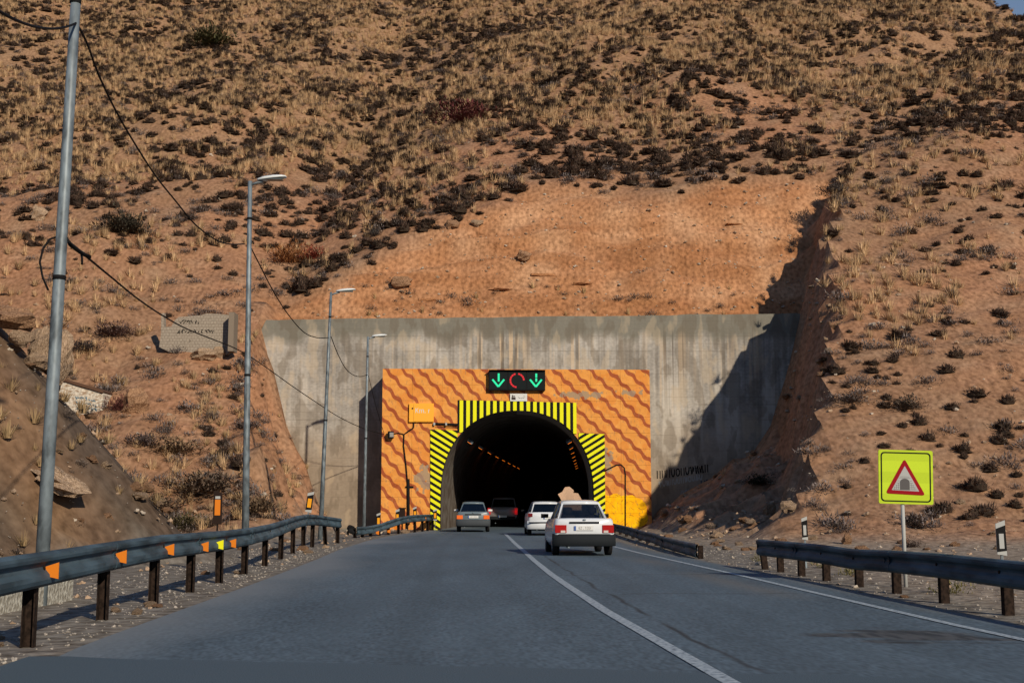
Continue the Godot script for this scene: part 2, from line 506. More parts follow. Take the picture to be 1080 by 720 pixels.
	tag(put(ribbon(func(d): return lut(B_RIGHT, d) - 0.06, func(d): return lut(B_RIGHT, d) + 0.06, steps([[-4, 62, 0.7]]), 0.008), "road_marking", paint), "", "", "", "structure")

# ---------------------------------------------------------------- concrete wall
func make_wall():
	var x0 := -14.6
	var wd := 31.6
	var ht := 12.2
	var na := noise(81, 0.5, 4); var nb := noise(82, 0.16, 4); var nv := noise(83, 1.0, 2); var nf := noise(84, 4.0, 2)
	var img := tex(1400, 540, func(px, py):
		var x: float = x0 + wd * px / 1399.0
		var y: float = ht * (1.0 - py / 539.0)
		var v := 0.595 + 0.10 * nb.get_noise_2d(x, y) + 0.06 * na.get_noise_2d(x, y * 2.0) + 0.05 * nf.get_noise_2d(x, y * 1.4) + 0.05 * nv.get_noise_2d(x * 4.0, y * 0.12)
		var c := Color(v * 1.02, v * 0.985, v * 0.935)
		# browner towards the foot, where soil has washed over the concrete
		c = c.lerp(Color(0.52, 0.445, 0.36), clampf((6.2 - y + 2.4 * nb.get_noise_2d(x * 0.7, y)) / 5.0, 0, 0.6))
		# run-off: vertical streaks from the top lip, each with its own length
		var reach := 3.0 + 2.0 * nb.get_noise_2d(x * 3.0, 50.0)
		var down := clampf((11.4 - y) / 0.8, 0, 1) * clampf((reach + 2.2 - (11.4 - y)) / 2.0, 0, 1)
		var patchy := clampf(0.45 + 2.2 * nb.get_noise_2d(x * 1.1 + 11.0, y * 0.25), 0.3, 1)
		var mid := patchy * clampf((x + 9.0) / 5.0, 0.2, 1) * clampf((15.0 - x) / 3.0, 0.3, 1)
		var s1 := nv.get_noise_2d(x * 2.3, y * 0.05)
		c = c.lerp(Color(0.80, 0.69, 0.56), clampf((s1 - 0.16) * 4.0, 0, 0.7) * down * mid)
		var s2 := nv.get_noise_2d(x * 3.0 + 70.0, y * 0.04)
		c = c.lerp(Color(0.34, 0.31, 0.28), clampf((s2 - 0.1) * 3.0, 0, 0.72) * down * mid)
		var s3 := nv.get_noise_2d(x * 0.9 + 20.0, y * 0.03)
		c = c.lerp(Color(0.80, 0.77, 0.72), clampf((s3 - 0.2) * 2.5, 0, 0.5) * clampf((9.8 - y) / 2.0, 0, 1) * clampf((y - 3.5) / 2.0, 0, 1))
		# dark damp lip along the top
		c = c.lerp(Color(0.42, 0.41, 0.37), clampf((y - 10.2 + 0.6 * na.get_noise_2d(x * 1.2, 3.0)) / 0.7, 0, 0.75))
		# board marks of the formwork
		var bd := fposmod(y, 0.42)
		if bd < 0.03: c = c.lerp(Color(0.40, 0.37, 0.33), 0.35 * clampf(0.5 + 2.0 * na.get_noise_2d(x * 0.6, floorf(y / 0.42) * 3.0), 0, 1))
		var bx := fposmod(x + 1.2, 3.6)
		if bx < 0.03: c = c.lerp(Color(0.40, 0.37, 0.33), 0.25 * clampf(0.4 + 3.0 * na.get_noise_2d(3.0, y), 0, 1))
		var bl := nb.get_noise_2d(x * 4.6 + 30.0, y * 2.0)
		c = c.lerp(Color(0.37, 0.33, 0.28), clampf((bl - 0.12) * 2.2, 0, 0.32))
		c = c.lerp(Color(0.74, 0.66, 0.55), clampf((-bl - 0.22) * 2.0, 0, 0.35))
		return c)
	var im := img.get_image()
	# sprayed scribble low on the right, as far as it can be made out
	var r2 := RandomNumberGenerator.new()
	r2.seed = 5
	for row in [[7.9, 2.7, 11, 0.26, 0.30, Color(0.05, 0.05, 0.05)], [8.0, 2.25, 12, 0.2, 0.2, Color(0.62, 0.62, 0.6)], [9.2, 1.75, 7, 0.2, 0.2, Color(0.55, 0.56, 0.56)], [10.3, 2.3, 5, 0.25, 0.2, Color(0.2, 0.27, 0.34)]]:
		for k in row[2]:
			var px: float = row[0] + k * row[3]
			var py: float = row[1] + k * 0.035
			var kind := r2.randi() % 4
			var w: float = row[3] * 0.36
			var h: float = (row[4] + 0.08) * 0.5
			for q in 90:
				var t := q / 89.0
				var p: Vector2
				match kind:
					0: p = Vector2(cos(t * TAU), sin(t * TAU))
					1: p = Vector2(-0.8 if t < 0.5 else 0.8, 1.0 - 4.0 * fposmod(t, 0.5))
					2: p = Vector2(cos(PI + t * PI), 1.0 - 2.0 * sin(t * PI))
					_: p = Vector2(2.0 * t - 1.0, sin(t * 9.0 + k))
				var ix := int((px + w + p.x * w - x0) / wd * 1399.0)
				var iy := int((1.0 - (py + h + p.y * h) / ht) * 539.0)
				im.fill_rect(Rect2i(ix, iy, 2, 2), row[5])
	img = ImageTexture.create_from_image(im)
	var m := mat(Color.WHITE, 0.93, 0.0, {"albedo_texture": img, "heightmap_enabled": true, "heightmap_texture": img, "heightmap_scale": 3.0})
	var poly := PackedVector2Array()
	poly.append_array([Vector2(-5.6, -0.3), Vector2(-11.0, -0.3)])
	for p in [[-12.9, 1.5], [-13.2, 6.2], [-13.35, 6.9], [-13.0, 7.3], [-13.25, 7.9], [-13.6, 8.2], [-13.55, 8.9], [-13.75, 9.4], [-13.7, 10.0], [-14.15, 10.25], [-13.95, 10.6], [-13.75, 11.1], [-13.6, 11.42]]:
		poly.append(Vector2(p[0], p[1]))
	for i in 30:
		var x := lerpf(-13.0, 15.7, i / 29.0)
		poly.append(Vector2(x, lerpf(11.43, 11.78, i / 29.0) + rng.randf_range(-0.035, 0.035)))
	for p in [[16.25, 11.7], [16.3, 11.2], [16.6, 10.4], [16.35, 9.8], [16.2, 9.2], [16.25, 8.4], [15.9, 8.1], [15.6, 7.2], [15.4, 6.4], [15.3, 5.2], [15.0, 4.4], [14.6, 4.2], [14.0, 2.0], [13.0, -0.3], [6.3, -0.3], [6.3, 7.6], [-5.6, 7.6]]:
		poly.append(Vector2(p[0], p[1]))
	var st := st_new()
	prism(st, poly, -67.4, -68.15, Rect2(x0, 0, wd, ht))
	tag(build(st, "retaining_wall", m), "tall streaked concrete retaining wall behind the painted tunnel portal", "wall")

# ---------------------------------------------------------------- portal and tunnel
func arch(n := 40) -> Array:
	# the opening, from its left foot over the crown to its right foot; centre of the portal is x = 0
	var out := [Vector2(-4.0, 0.0)]
	for i in n + 1:
		var a := PI - PI * i / n
		var e := 2.0 / 2.25
		out.append(Vector2(0.03 + 4.02 * signf(cos(a)) * pow(absf(cos(a)), e), 1.75 + 4.47 * pow(maxf(sin(a), 0.0), e)))
	out.append(Vector2(4.06, 0.0))
	return out
func make_portal():
	var P := thing("tunnel_portal", "orange tunnel portal painted with brown waves and yellow black edging", "tunnel portal", Vector3(0.25, 0, -65.0), deg_to_rad(2.2))
	var W := 7.09
	var Ht := 8.42
	var n1 := noise(91, 0.6, 4); var n2 := noise(92, 2.6, 3); var n3 := noise(93, 0.25, 2)
	var img := tex(820, 492, func(px, py):
		var x: float = -W + 2.0 * W * px / 819.0
		var y: float = Ht * (1.0 - py / 491.0)
		var v := 0.03 * n1.get_noise_2d(x, y) + 0.035 * n2.get_noise_2d(x, y)
		var c := Color(0.84 + v, 0.575 + v * 1.2, 0.285 + v)
		if n3.get_noise_2d(x * 3.0 + 40.0, y * 3.0) > 0.18: c = Color(0.83 + v, 0.54 + v, 0.255 + v)
		# brown waves running down to the right
		var sl := 1.06 if x < 0.0 else 0.95
		var t: float = y + sl * x
		var al: float = x - 0.5 * y
		t += 0.072 * sin(al * TAU / 0.78) + 0.05 * n1.get_noise_2d(x * 1.6, y * 1.6)
		var ph := fposmod(t, 0.92)
		var th := 0.285 + 0.05 * n1.get_noise_2d(x * 2.0, y * 2.0 + 30.0)
		if ph < th:
			var e := clampf(minf(ph, th - ph) / 0.02, 0, 1)
			c = c.lerp(Color(0.60 + v, 0.315 + v, 0.19 + v), e)
		# yellow cloud at the foot, right
		var cl := 99.0
		if x > 3.4 and y < 2.2: for b in [[5.0, 0.75, 0.95], [5.7, 1.15, 0.62], [6.25, 1.05, 0.6], [4.6, 1.2, 0.6], [5.2, 1.45, 0.42], [6.45, 0.6, 0.45], [5.7, 0.5, 0.7], [4.2, 0.6, 0.6], [6.0, 1.45, 0.35]]:
			cl = minf(cl, Vector2(x - b[0], y - b[1]).length() / b[2])
		if cl < 1.0:
			c = Color(0.95 + v, 0.70 + v * 2.0, 0.06)
			if absf(fposmod(y * 1.4 + 0.3 * sin(x * 5.0), 0.5) - 0.25) < 0.02 and n1.get_noise_2d(x * 2.0, y * 5.0) > 0.1: c = Color(0.66, 0.45, 0.08)
		# bare patches where the paint has come off
		if absf(x) > 1.9: for b in [[-4.75, 2.6, 0.75, 0.75], [-4.35, 3.3, 0.35, 0.5], [4.75, 3.6, 0.35, 0.7], [3.4, 7.05, 1.4, 0.22], [6.1, 7.2, 0.7, 0.2]]:
			if absf(x - b[0]) > b[2] * 1.6 or absf(y - b[1]) > b[3] * 1.6: continue
			var q := Vector2((x - b[0]) / b[2], (y - b[1]) / b[3]).length() + 0.8 * n2.get_noise_2d(x * 0.8, y * 0.8) + 0.4 * n1.get_noise_2d(x * 4.0, y * 4.0)
			if q < 0.75: c = c.lerp(Color(0.56, 0.52, 0.47), 0.75)
		if n2.get_noise_2d(x * 3.0 + 60.0, y * 0.9) > 0.42: c = c.lerp(Color(0.6, 0.45, 0.32), 0.5)
		return c)
	var pm := mat(Color.WHITE, 0.82, 0.0, {"albedo_texture": img})
	var conc := mat(srgb(0.25, 0.225, 0.195), 0.95)
	var A := arch()
	# core behind the panels
	var core := PackedVector2Array([Vector2(-W + 0.01, -0.3), Vector2(-W + 0.01, Ht - 0.01), Vector2(W - 0.01, Ht - 0.01), Vector2(W - 0.01, -0.3), Vector2(4.07, -0.3)])
	for i in range(A.size() - 1, -1, -1): core.append(A[i] * Vector2(1.004, 1.0))
	core.append(Vector2(-4.0, -0.3))
	var st := st_new()
	prism(st, core, -0.03, -2.8)
	build(st, "portal_wall", conc, P)
	# the cladding: large painted panels with open joints, cut to the arch
	var hole := PackedVector2Array()
	for p in A: hole.append(p)
	hole.append(Vector2(4.06, -1)); hole.append(Vector2(-4.0, -1))
	var rows := 10
	var cols := 9
	for r in rows:
		for c in cols:
			var a := Vector2(-W + 2 * W * c / cols, Ht * r / rows) + Vector2(0.004, 0.004)
			var b := Vector2(-W + 2 * W * (c + 1) / cols, Ht * (r + 1) / rows) - Vector2(0.004, 0.004)
			var pc := PackedVector2Array([a, Vector2(a.x, b.y), b, Vector2(b.x, a.y)])
			for q in Geometry2D.clip_polygons(pc, hole):
				if q.size() < 3: continue
				var s := st_new()
				var proud := rng.randf_range(0.0, 0.006)
				prism(s, q, proud, -0.028, Rect2(-W, 0, 2 * W, Ht))
				build(s, "facade_panel", pm, P)
	# hazard boards: black plates with yellow bars
	var rim := PackedVector2Array()
	for p in A: rim.append(p)
	rim.append(Vector2(4.06, -1)); rim.append(Vector2(-4.0, -1))
	var L := func(px, py): # pixel to portal plane
		var q := at_depth(px, py, 65.0)
		return Vector2(q.x - 0.25, q.y)
	var tl: Vector2 = L.call(483, 422); var tr: Vector2 = L.call(608, 424.5)
	var boards := [
		PackedVector2Array([tl, tr, Vector2(tr.x, 5.0), Vector2(tl.x, 5.06)]),
		PackedVector2Array([L.call(454, 453), L.call(482.5, 454), Vector2(L.call(482.5, 454).x, 2.0), Vector2(-3.0, 0.0), Vector2(L.call(454, 556).x, 0.0)]),
		PackedVector2Array([L.call(610.5, 456.5), L.call(638, 457.5), Vector2(L.call(638, 457).x, 0.0), Vector2(3.0, 0.0), Vector2(L.call(610.5, 457).x, 2.0)])]
	for k in 3:
		for q in Geometry2D.clip_polygons(boards[k], rim):
			if q.size() < 3 or absf(_area(q)) < 0.3: continue
			var s := st_new()
			prism(s, q, 0.05, 0.01)
			var board := build(s, "hazard_board", M.black_soft, P)
			var lo := Vector2(99, 99); var hi := Vector2(-99, -99)
			for p in q:
				lo = lo.min(p); hi = hi.max(p)
			for i in range(-14, 40):
				var bar_poly: PackedVector2Array
				if k == 0:
					var x := lo.x + 0.09 + i * 0.353
					bar_poly = PackedVector2Array([Vector2(x, lo.y - 1), Vector2(x, hi.y - 0.02), Vector2(x + 0.19, hi.y - 0.02), Vector2(x + 0.19, lo.y - 1)])
				else:
					var sg := -1.0 if k == 1 else 1.0
					var y := lo.y + i * 0.35
					var w := hi.x - lo.x + 0.2
					var xa := lo.x - 0.1
					var xb := hi.x + 0.1
					var dy := w * 0.62 * sg
					bar_poly = PackedVector2Array([Vector2(xa, y - dy * 0.5), Vector2(xa, y - dy * 0.5 + 0.185), Vector2(xb, y + dy * 0.5 + 0.185), Vector2(xb, y + dy * 0.5)])
				for piece in Geometry2D.intersect_polygons(bar_poly, q):
					if piece.size() < 3 or absf(_area(piece)) < 0.003: continue
					var s2 := st_new()
					prism(s2, piece, 0.056, 0.0505)
					build(s2, "stripe", M.yellow, board)
	# tunnel lining: straight bore running slightly to the right
	var lining := mat(srgb(0.15, 0.135, 0.12), 0.97, 0.0, {"albedo_texture": seamless(95, 0.01, 512, [[0.2, Color(0.75, 0.7, 0.66)], [0.7, Color(1, 1, 1)]], 5), "uv1_triplanar": true, "uv1_scale": Vector3(0.2, 0.2, 0.2)})
	var sl2 := st_new(true)
	var rings := []
	for e in [0.0, 2.0, 6.0, 15.0, 35.0, 70.0, 110.0, 148.0]:
		var ring := []
		for p in A: ring.append(Vector3(p.x * 0.995 + 0.1 * maxf(0.0, e - 1.0), p.y - (0.2 if p.y < 0.01 else 0.0), -0.05 - e))
		rings.append(ring)
	loft(sl2, rings, false, false)
	build(sl2, "tunnel_lining", lining, P)
	# the far end: broken rock left standing round a ragged hole of daylight
	var zf := -212.0
	var jag := [[592, 546], [592, 527], [588.5, 521], [593, 518.5], [596, 513.5], [601, 513], [605.5, 517], [605, 519.5], [610, 520], [613.5, 526], [614, 546]]
	var hl := []
	for j in jag:
		var q := at_depth(j[0], j[1], 212.0)
		hl.append(Vector2(q.x, q.y))
	var left := PackedVector2Array([Vector2(-2, -1.5), Vector2(-2, 9), Vector2(hl[5].x, 9)])
	for i in range(5, -1, -1): left.append(hl[i])
	left.append(Vector2(hl[0].x, -1.5))
	var right := PackedVector2Array([Vector2(hl[5].x, 9), Vector2(20, 9), Vector2(20, -1.5), Vector2(hl[10].x, -1.5)])
	for i in range(10, 4, -1): right.append(hl[i])
	var se := st_new()
	prism(se, left, zf, zf - 1.0); prism(se, right, zf, zf - 1.0)
	tag(build(se, "rock_face", mat(srgb(0.36, 0.26, 0.18), 0.95)), "dark broken rock face round the daylight hole deep inside the tunnel", "rock face")

	# lane signal over the crown
	var c0 := at_depth(515.5, 401.5, 64.75); var c1 := at_depth(575, 402.5, 64.75)
	var top := at_depth(545, 391, 64.75).y
	var bot := at_depth(545, 411.5, 64.75).y
	var w2 := c1.x - c0.x
	var sg := thing("lane_signal", "black lane signal box with green arrows and red ring above tunnel mouth", "traffic signal", Vector3((c0.x + c1.x) * 0.5, bot, -64.85), deg_to_rad(2.2))
	var hh := top - bot
	var sh := st_new()
	box(sh, Vector3(0, hh * 0.5, 0.0), Vector3(w2, hh, 0.3))
	box(sh, Vector3(0, hh + 0.02, 0.2), Vector3(w2, 0.03, 0.2))
	build(sh, "housing", M.black, sg)
	var green := mat(Color(0.02, 0.5, 0.32), 0.4, 0.0, {"emission_enabled": true, "emission": Color(0.04, 0.95, 0.68), "emission_energy_multiplier": 0.75})
	var red := mat(Color(0.5, 0.02, 0.06), 0.4, 0.0, {"emission_enabled": true, "emission": Color(0.9, 0.03, 0.13), "emission_energy_multiplier": 0.65})
	for k in 3:
		var cx := (k - 1) * w2 / 3.0
		var f := st_new()
		box(f, Vector3(cx, hh * 0.5, 0.158), Vector3(w2 / 3.0 - 0.07, hh - 0.1, 0.012))
		var face := build(f, "signal_face", mat(srgb(0.010, 0.014, 0.015), 0.9), sg)
		var g := st_new()
		if k != 1:
			var z := 0.172
			bar(g, Vector3(cx + 0.02, hh * 0.86, z), Vector3(cx + 0.02, hh * (0.5 if k == 0 else 0.66), z), 0.10, 0.012)
			bar(g, Vector3(cx + 0.02, hh * 0.62, z), Vector3(cx + 0.02, hh * 0.44, z + 0.001), 0.095, 0.012)
			bar(g, Vector3(cx, hh * 0.18, z + 0.002), Vector3(cx - 0.31, hh * 0.55, z + 0.002), 0.095, 0.012)
			bar(g, Vector3(cx, hh * 0.18, z + 0.004), Vector3(cx + 0.31, hh * 0.55, z + 0.004), 0.095, 0.012)
			build(g, "arrow_light", green, face)
		else:
			for seg in range(0, 13):
				if seg == 8: continue
				var a0 := deg_to_rad(-95.0 - seg * 20.5)
				var a1 := deg_to_rad(-95.0 - (seg + 0.86) * 20.5)
				var r := 0.36
				g = st_new()
				bar(g, Vector3(cx + cos(a0) * r, hh * 0.5 + sin(a0) * r, 0.172), Vector3(cx + cos(a1) * r, hh * 0.5 + sin(a1) * r, 0.172), 0.085, 0.012)
				build(g, "ring_light", red, face)
	# white plate under it
	var pl := thing("name_plate", "small white plate with a dark mark under the lane signal", "plate", at_depth(547, 419, 64.93), deg_to_rad(2.2))
	var sp := st_new()
	box(sp, Vector3.ZERO, Vector3(0.9, 0.4, 0.03))
	build(sp, "plate", M.white, pl)
	sp = st_new()
	box(sp, Vector3(-0.27, -0.06, 0.017), Vector3(0.22, 0.14, 0.004))
	box(sp, Vector3(-0.33, 0.02, 0.0185), Vector3(0.05, 0.22, 0.004))
	box(sp, Vector3(-0.25, 0.06, 0.0185), Vector3(0.12, 0.05, 0.004))
	build(sp, "emblem", mat(srgb(0.06, 0.05, 0.045), 0.7), pl)
	sp = st_new()
	tube(sp, [Vector3(-0.02, 0.02, 0.018), Vector3(0.05, -0.04, 0.018), Vector3(0.16, -0.05, 0.018), Vector3(0.22, 0.0, 0.018), Vector3(0.27, -0.03, 0.018), Vector3(0.34, 0.03, 0.018)], 0.012, 5)
	tube(sp, [Vector3(0.26, 0.07, 0.018), Vector3(0.33, 0.1, 0.018)], 0.01, 5)
	build(sp, "script_line", mat(srgb(0.2, 0.2, 0.2), 0.7), pl)
	# yellow cabinet with white lettering, its conduit and a bracket lamp
	var q0 := at_depth(431.5, 445, 64.8); var q1 := at_depth(457.5, 425.5, 64.8)
	var cb := thing("equipment_cabinet", "yellow equipment cabinet with white lettering fixed to the portal", "cabinet", Vector3((q0.x + q1.x) * 0.5, q0.y, -64.75), deg_to_rad(2.2))
	var cw := q1.x - q0.x
	var ch := q1.y - q0.y
	var ym := mat(srgb(0.83, 0.37, 0.012), 0.5)
	var sc := st_new()
	box(sc, Vector3(0, ch * 0.5, -0.08), Vector3(cw, ch, 0.34))
	build(sc, "case", ym, cb)
	sc = st_new()
	box(sc, Vector3(0.11, ch * 0.5, 0.1), Vector3(cw - 0.26, ch - 0.06, 0.02))
	var dr := build(sc, "door", ym, cb)
	var tmesh := TextMesh.new()
	tmesh.text = "Km. r"
	var fnt := SystemFont.new()
	fnt.font_names = PackedStringArray(["Droid Sans"])
	tmesh.font = fnt
	tmesh.font_size = 32; tmesh.pixel_size = 0.0105; tmesh.depth = 0.006
	var to := put(tmesh, "lettering", M.white, dr)
	to.set_meta("kind", "stuff")
	to.position = Vector3(0.06, ch * 0.6, 0.115)
	sc = st_new(true)
	tube(sc, [Vector3(-cw * 0.36, ch * 0.73, 0.09), Vector3(-cw * 0.36, ch * 0.73, 0.13)], 0.04, 10)
	build(sc, "lock", M.black, cb)
	var cd := thing("conduit", "thin black conduit running down the portal from the yellow cabinet", "conduit", Vector3.ZERO)
	var D := func(px, py): return at_depth(px, py, 64.72)
	sc = st_new(true)
	tube(sc, [D.call(436.5, 445), D.call(436, 451), D.call(430, 455), D.call(426, 458), D.call(425.5, 470), D.call(428, 490), D.call(430, 512), D.call(430.5, 553)], 0.035, 6)
	build(sc, "pipe", M.black, cd)
	sc = st_new(true)
	tube(sc, [D.call(430.5, 505), D.call(430.7, 553)], 0.075, 8)
	build(sc, "sleeve", M.black, cd)
	sc = st_new(true)
	tube(sc, [D.call(427.5, 513.3), D.call(436, 513.3)], 0.04, 6)
	build(sc, "cross_bar", M.black, cd)
	sc = st_new(true)
	tube(sc, [D.call(426, 458), D.call(420, 456.5), D.call(413, 458)], 0.025, 6)
	build(sc, "side_pipe", M.post, cd)
	var fl := thing("floodlight", "small floodlight bracketed near the left edge of the orange portal", "floodlight", at_depth(412, 458.5, 64.5))
	sc = st_new(); box(sc, Vector3.ZERO, Vector3(0.3, 0.34, 0.22), Basis(Vector3.RIGHT, 0.4)); build(sc, "housing", M.black, fl)
	sc = st_new(); box(sc, Vector3(0.06, 0.0, 0.14), Vector3(0.2, 0.24, 0.03), Basis(Vector3.RIGHT, 0.4)); build(sc, "glass", M.grey_white, fl)
	sc = st_new(true); tube(sc, [Vector3(0, 0, -0.1), Vector3(0, -0.05, -0.5)], 0.025, 6); build(sc, "bracket", M.black, fl)
	var pipe := thing("cable_tray", "black horizontal cable tray from the yellow cabinet to the hazard board", "cable tray", Vector3.ZERO)
	sc = st_new(); bar(sc, at_depth(457.6, 446.5, 64.78), at_depth(483, 447.5, 64.78), 0.09, 0.1); build(sc, "tray", M.black, pipe)
	sc = st_new(); bar(sc, at_depth(452, 450.2, 64.85), at_depth(483, 450.8, 64.85), 0.03, 0.04); build(sc, "lower_pipe", M.post, pipe)
	for px in [458, 470.5]:
		sc = st_new(); box(sc, at_depth(px, 447, 64.7), Vector3(0.09, 0.14, 0.05)); build(sc, "clip", M.grey_white, pipe)
	# bent pole right of the opening
	var bp := thing("bent_pole", "thin dark hooked pole standing before the yellow cloud on the portal", "pole", on_ground(659.5, 560, -0.1) * Vector3(1, 1, 0) + Vector3(0.2, 0, -62.5))
	var o := bp.position
	sc = st_new(true)
	var Q := func(px, py): return at_depth(px, py, 62.5) - o
	tube(sc, [Q.call(659.5, 562), Q.call(659.5, 500), Q.call(658.5, 493.5), Q.call(655, 490), Q.call(650, 490.5), Q.call(637, 497)], 0.04, 7)
	build(sc, "tube", M.black, bp)
	# ceiling lamps in the bore
	var glow := mat(Color(0.6, 0.25, 0.05), 0.5, 0.0, {"emission_enabled": true, "emission": Color(1.0, 0.5, 0.12), "emission_energy_multiplier": 1.2})
	var proto: Node3D = null
	for side in [-1, 1]:
		for k in 8:
			var e: float = 2.5 + k * 7.0
			var lamp: Node3D
			var lb := "amber tunnel lamp in the row under the %s haunch of the vault" % ("sunlit" if side < 0 else "shaded")
			var gp := "tunnel lamps on the %s haunch" % ("sunlit" if side < 0 else "shaded")
			if proto == null:
				proto = thing("tunnel_lamp", lb, "lamp", Vector3.ZERO, 0.0, gp)
				sc = st_new(); box(sc, Vector3(0, 0.06, 0), Vector3(0.32, 0.14, 0.55)); build(sc, "housing", M.galv, proto)
				sc = st_new(); box(sc, Vector3(0, -0.025, 0.02), Vector3(0.24, 0.03, 0.42)); build(sc, "lens", glow, proto)
				lamp = proto
			else: lamp = copy_of(proto, lb, gp)
			lamp.position = Vector3(0.25 + 0.06 * e + (side * 2.72 if side < 0 else 2.75), 4.72, -65.3 - e)
			lamp.rotation = Vector3(0.25, 0, -0.55 * -side)
			if k % 2 == 0:
				var ol := OmniLight3D.new()
				ol.name = "lamp_light"
				ol.light_color = Color(1.0, 0.55, 0.2)
				ol.light_energy = 0.015
				ol.omni_range = 30.0
				ol.light_size = 0.3
				ol.shadow_enabled = true
				add_child(ol, true)
				ol.position = lamp.position + Vector3(-side * 0.15, -0.25, 0.05)
func _area(p: PackedVector2Array) -> float:
	var a := 0.0
	for i in p.size(): a += p[i].cross(p[(i + 1) % p.size()])
	return a * 0.5

# ---------------------------------------------------------------- guard rails
func rail_profile() -> Array:
	# (offset towards the road, height below the top edge): a W-beam as a closed thin loop
	var face := [[0.0, 0.0], [0.03, -0.008], [0.062, -0.03], [0.066, -0.06], [0.058, -0.09], [0.022, -0.118], [0.012, -0.145], [0.022, -0.178], [0.06, -0.22], [0.066, -0.265], [0.056, -0.305], [0.02, -0.335], [0.0, -0.34]]
	var out := []
	for p in face: out.append(Vector2(p[0], p[1]))
	for i in range(face.size() - 1, -1, -1): out.append(Vector2(face[i][0] - 0.008, face[i][1]))
	return out
# pts: top edge of the beam (Vector3 list, one per post). side: +1 faces +x (rail left of the road), -1 faces -x
func guard_rail(label, pts: Array, side: float, mat_beam, per_panel: int, post_y: Callable, lean := {}, ends := 0.0, post_off := 0.07) -> Node3D:
	var root := thing("guard_rail", label, "guard rail", Vector3(pts[0].x, 0, pts[0].z))
	var o := root.position
	var prof := rail_profile()
	var n := pts.size()
	var i := 0
	while i < n - 1:
		var e := mini(i + per_panel, n - 1)
		var rings := []
		var fine := []
		for k in range(i, e + 1):
			if k > i:
				var prev: Vector3 = pts[k - 1]
				for q in 3:
					fine.append(prev.lerp(pts[k], (q + 1) / 4.0))
			fine.append(pts[k])
		# overlap onto the next panel, just behind it
		if e < n - 1: fine.append((pts[e] as Vector3).lerp(pts[e + 1], 0.14))
		for k in fine.size():
			var t: Vector3 = (fine[mini(k + 1, fine.size() - 1)] - fine[maxi(k - 1, 0)])
			t.y = 0.0
			t = t.normalized()
			var nrm := Vector3(-t.z, 0, t.x) * side * signf(-t.z if absf(t.z) > 0.01 else 1.0)
			var back := 0.006 if k == fine.size() - 1 or (k == fine.size() - 2 and e < n - 1) else 0.0
			var ring := []
			for p in prof: ring.append(fine[k] - o + nrm * (p.x - back) + Vector3(0, p.y, 0))
			rings.append(ring)
		var st := st_new()
		loft(st, rings, true, true)
		build(st, "beam", mat_beam, root)
		i = e
	for k in n:
		var t: Vector3 = pts[mini(k + 1, n - 1)] - pts[maxi(k - 1, 0)]
		t.y = 0.0
		t = t.normalized()
		var nrm := Vector3(-t.z, 0, t.x) * side * signf(-t.z if absf(t.z) > 0.01 else 1.0)
		var foot: float = post_y.call(k)
		var c: Vector3 = pts[k] - o - nrm * (post_off + 0.005)
		var st := st_new()
		var tilt: float = lean.get(k, 0.0)
		var topp := c + Vector3(0, -0.03, 0)
		var bot := Vector3(c.x, foot - 0.12, c.z) + t * tilt
		var ax := (topp - bot).normalized()
		var b := Basis(nrm, ax, nrm.cross(ax).normalized())
		var len := (topp - bot).length()
		# a rolled C section: web and two flanges
		box(st, (topp + bot) * 0.5, Vector3(0.11, len, 0.012), b)
		box(st, (topp + bot) * 0.5 + nrm * 0.055 + b.z * 0.045, Vector3(0.012, len - 0.004, 0.1), b)
		box(st, (topp + bot) * 0.5 - nrm * 0.055 + b.z * 0.045, Vector3(0.012, len - 0.004, 0.1), b)
		build(st, "post", M.post, root)
		var sb := st_new(true)
		var bc: Vector3 = pts[k] - o + Vector3(0, -0.155, 0) + t * 0.03
		tube(sb, [bc + nrm * 0.0, bc + nrm * 0.03], [0.028, 0.02], 8)
		build(sb, "bolt", M.post, root)
	return root
func reflector(root: Node3D, px, py, d, w, mt, side := 1.0):
	# trapezoid plate standing out of the beam's waist
	var p := at_depth(px, py, d) - root.position
	var st := st_new()
	var z := 0.0
	prism(st, PackedVector2Array([Vector2(p.x - w * 0.45 * side, p.y - 0.055), Vector2(p.x - w * 0.5 * side, p.y + 0.03), Vector2(p.x + w * 0.5 * side, p.y + 0.075), Vector2(p.x + w * 0.5 * side, p.y - 0.085)]), p.z + 0.006, p.z - 0.006)
	build(st, "reflector", mt, root)
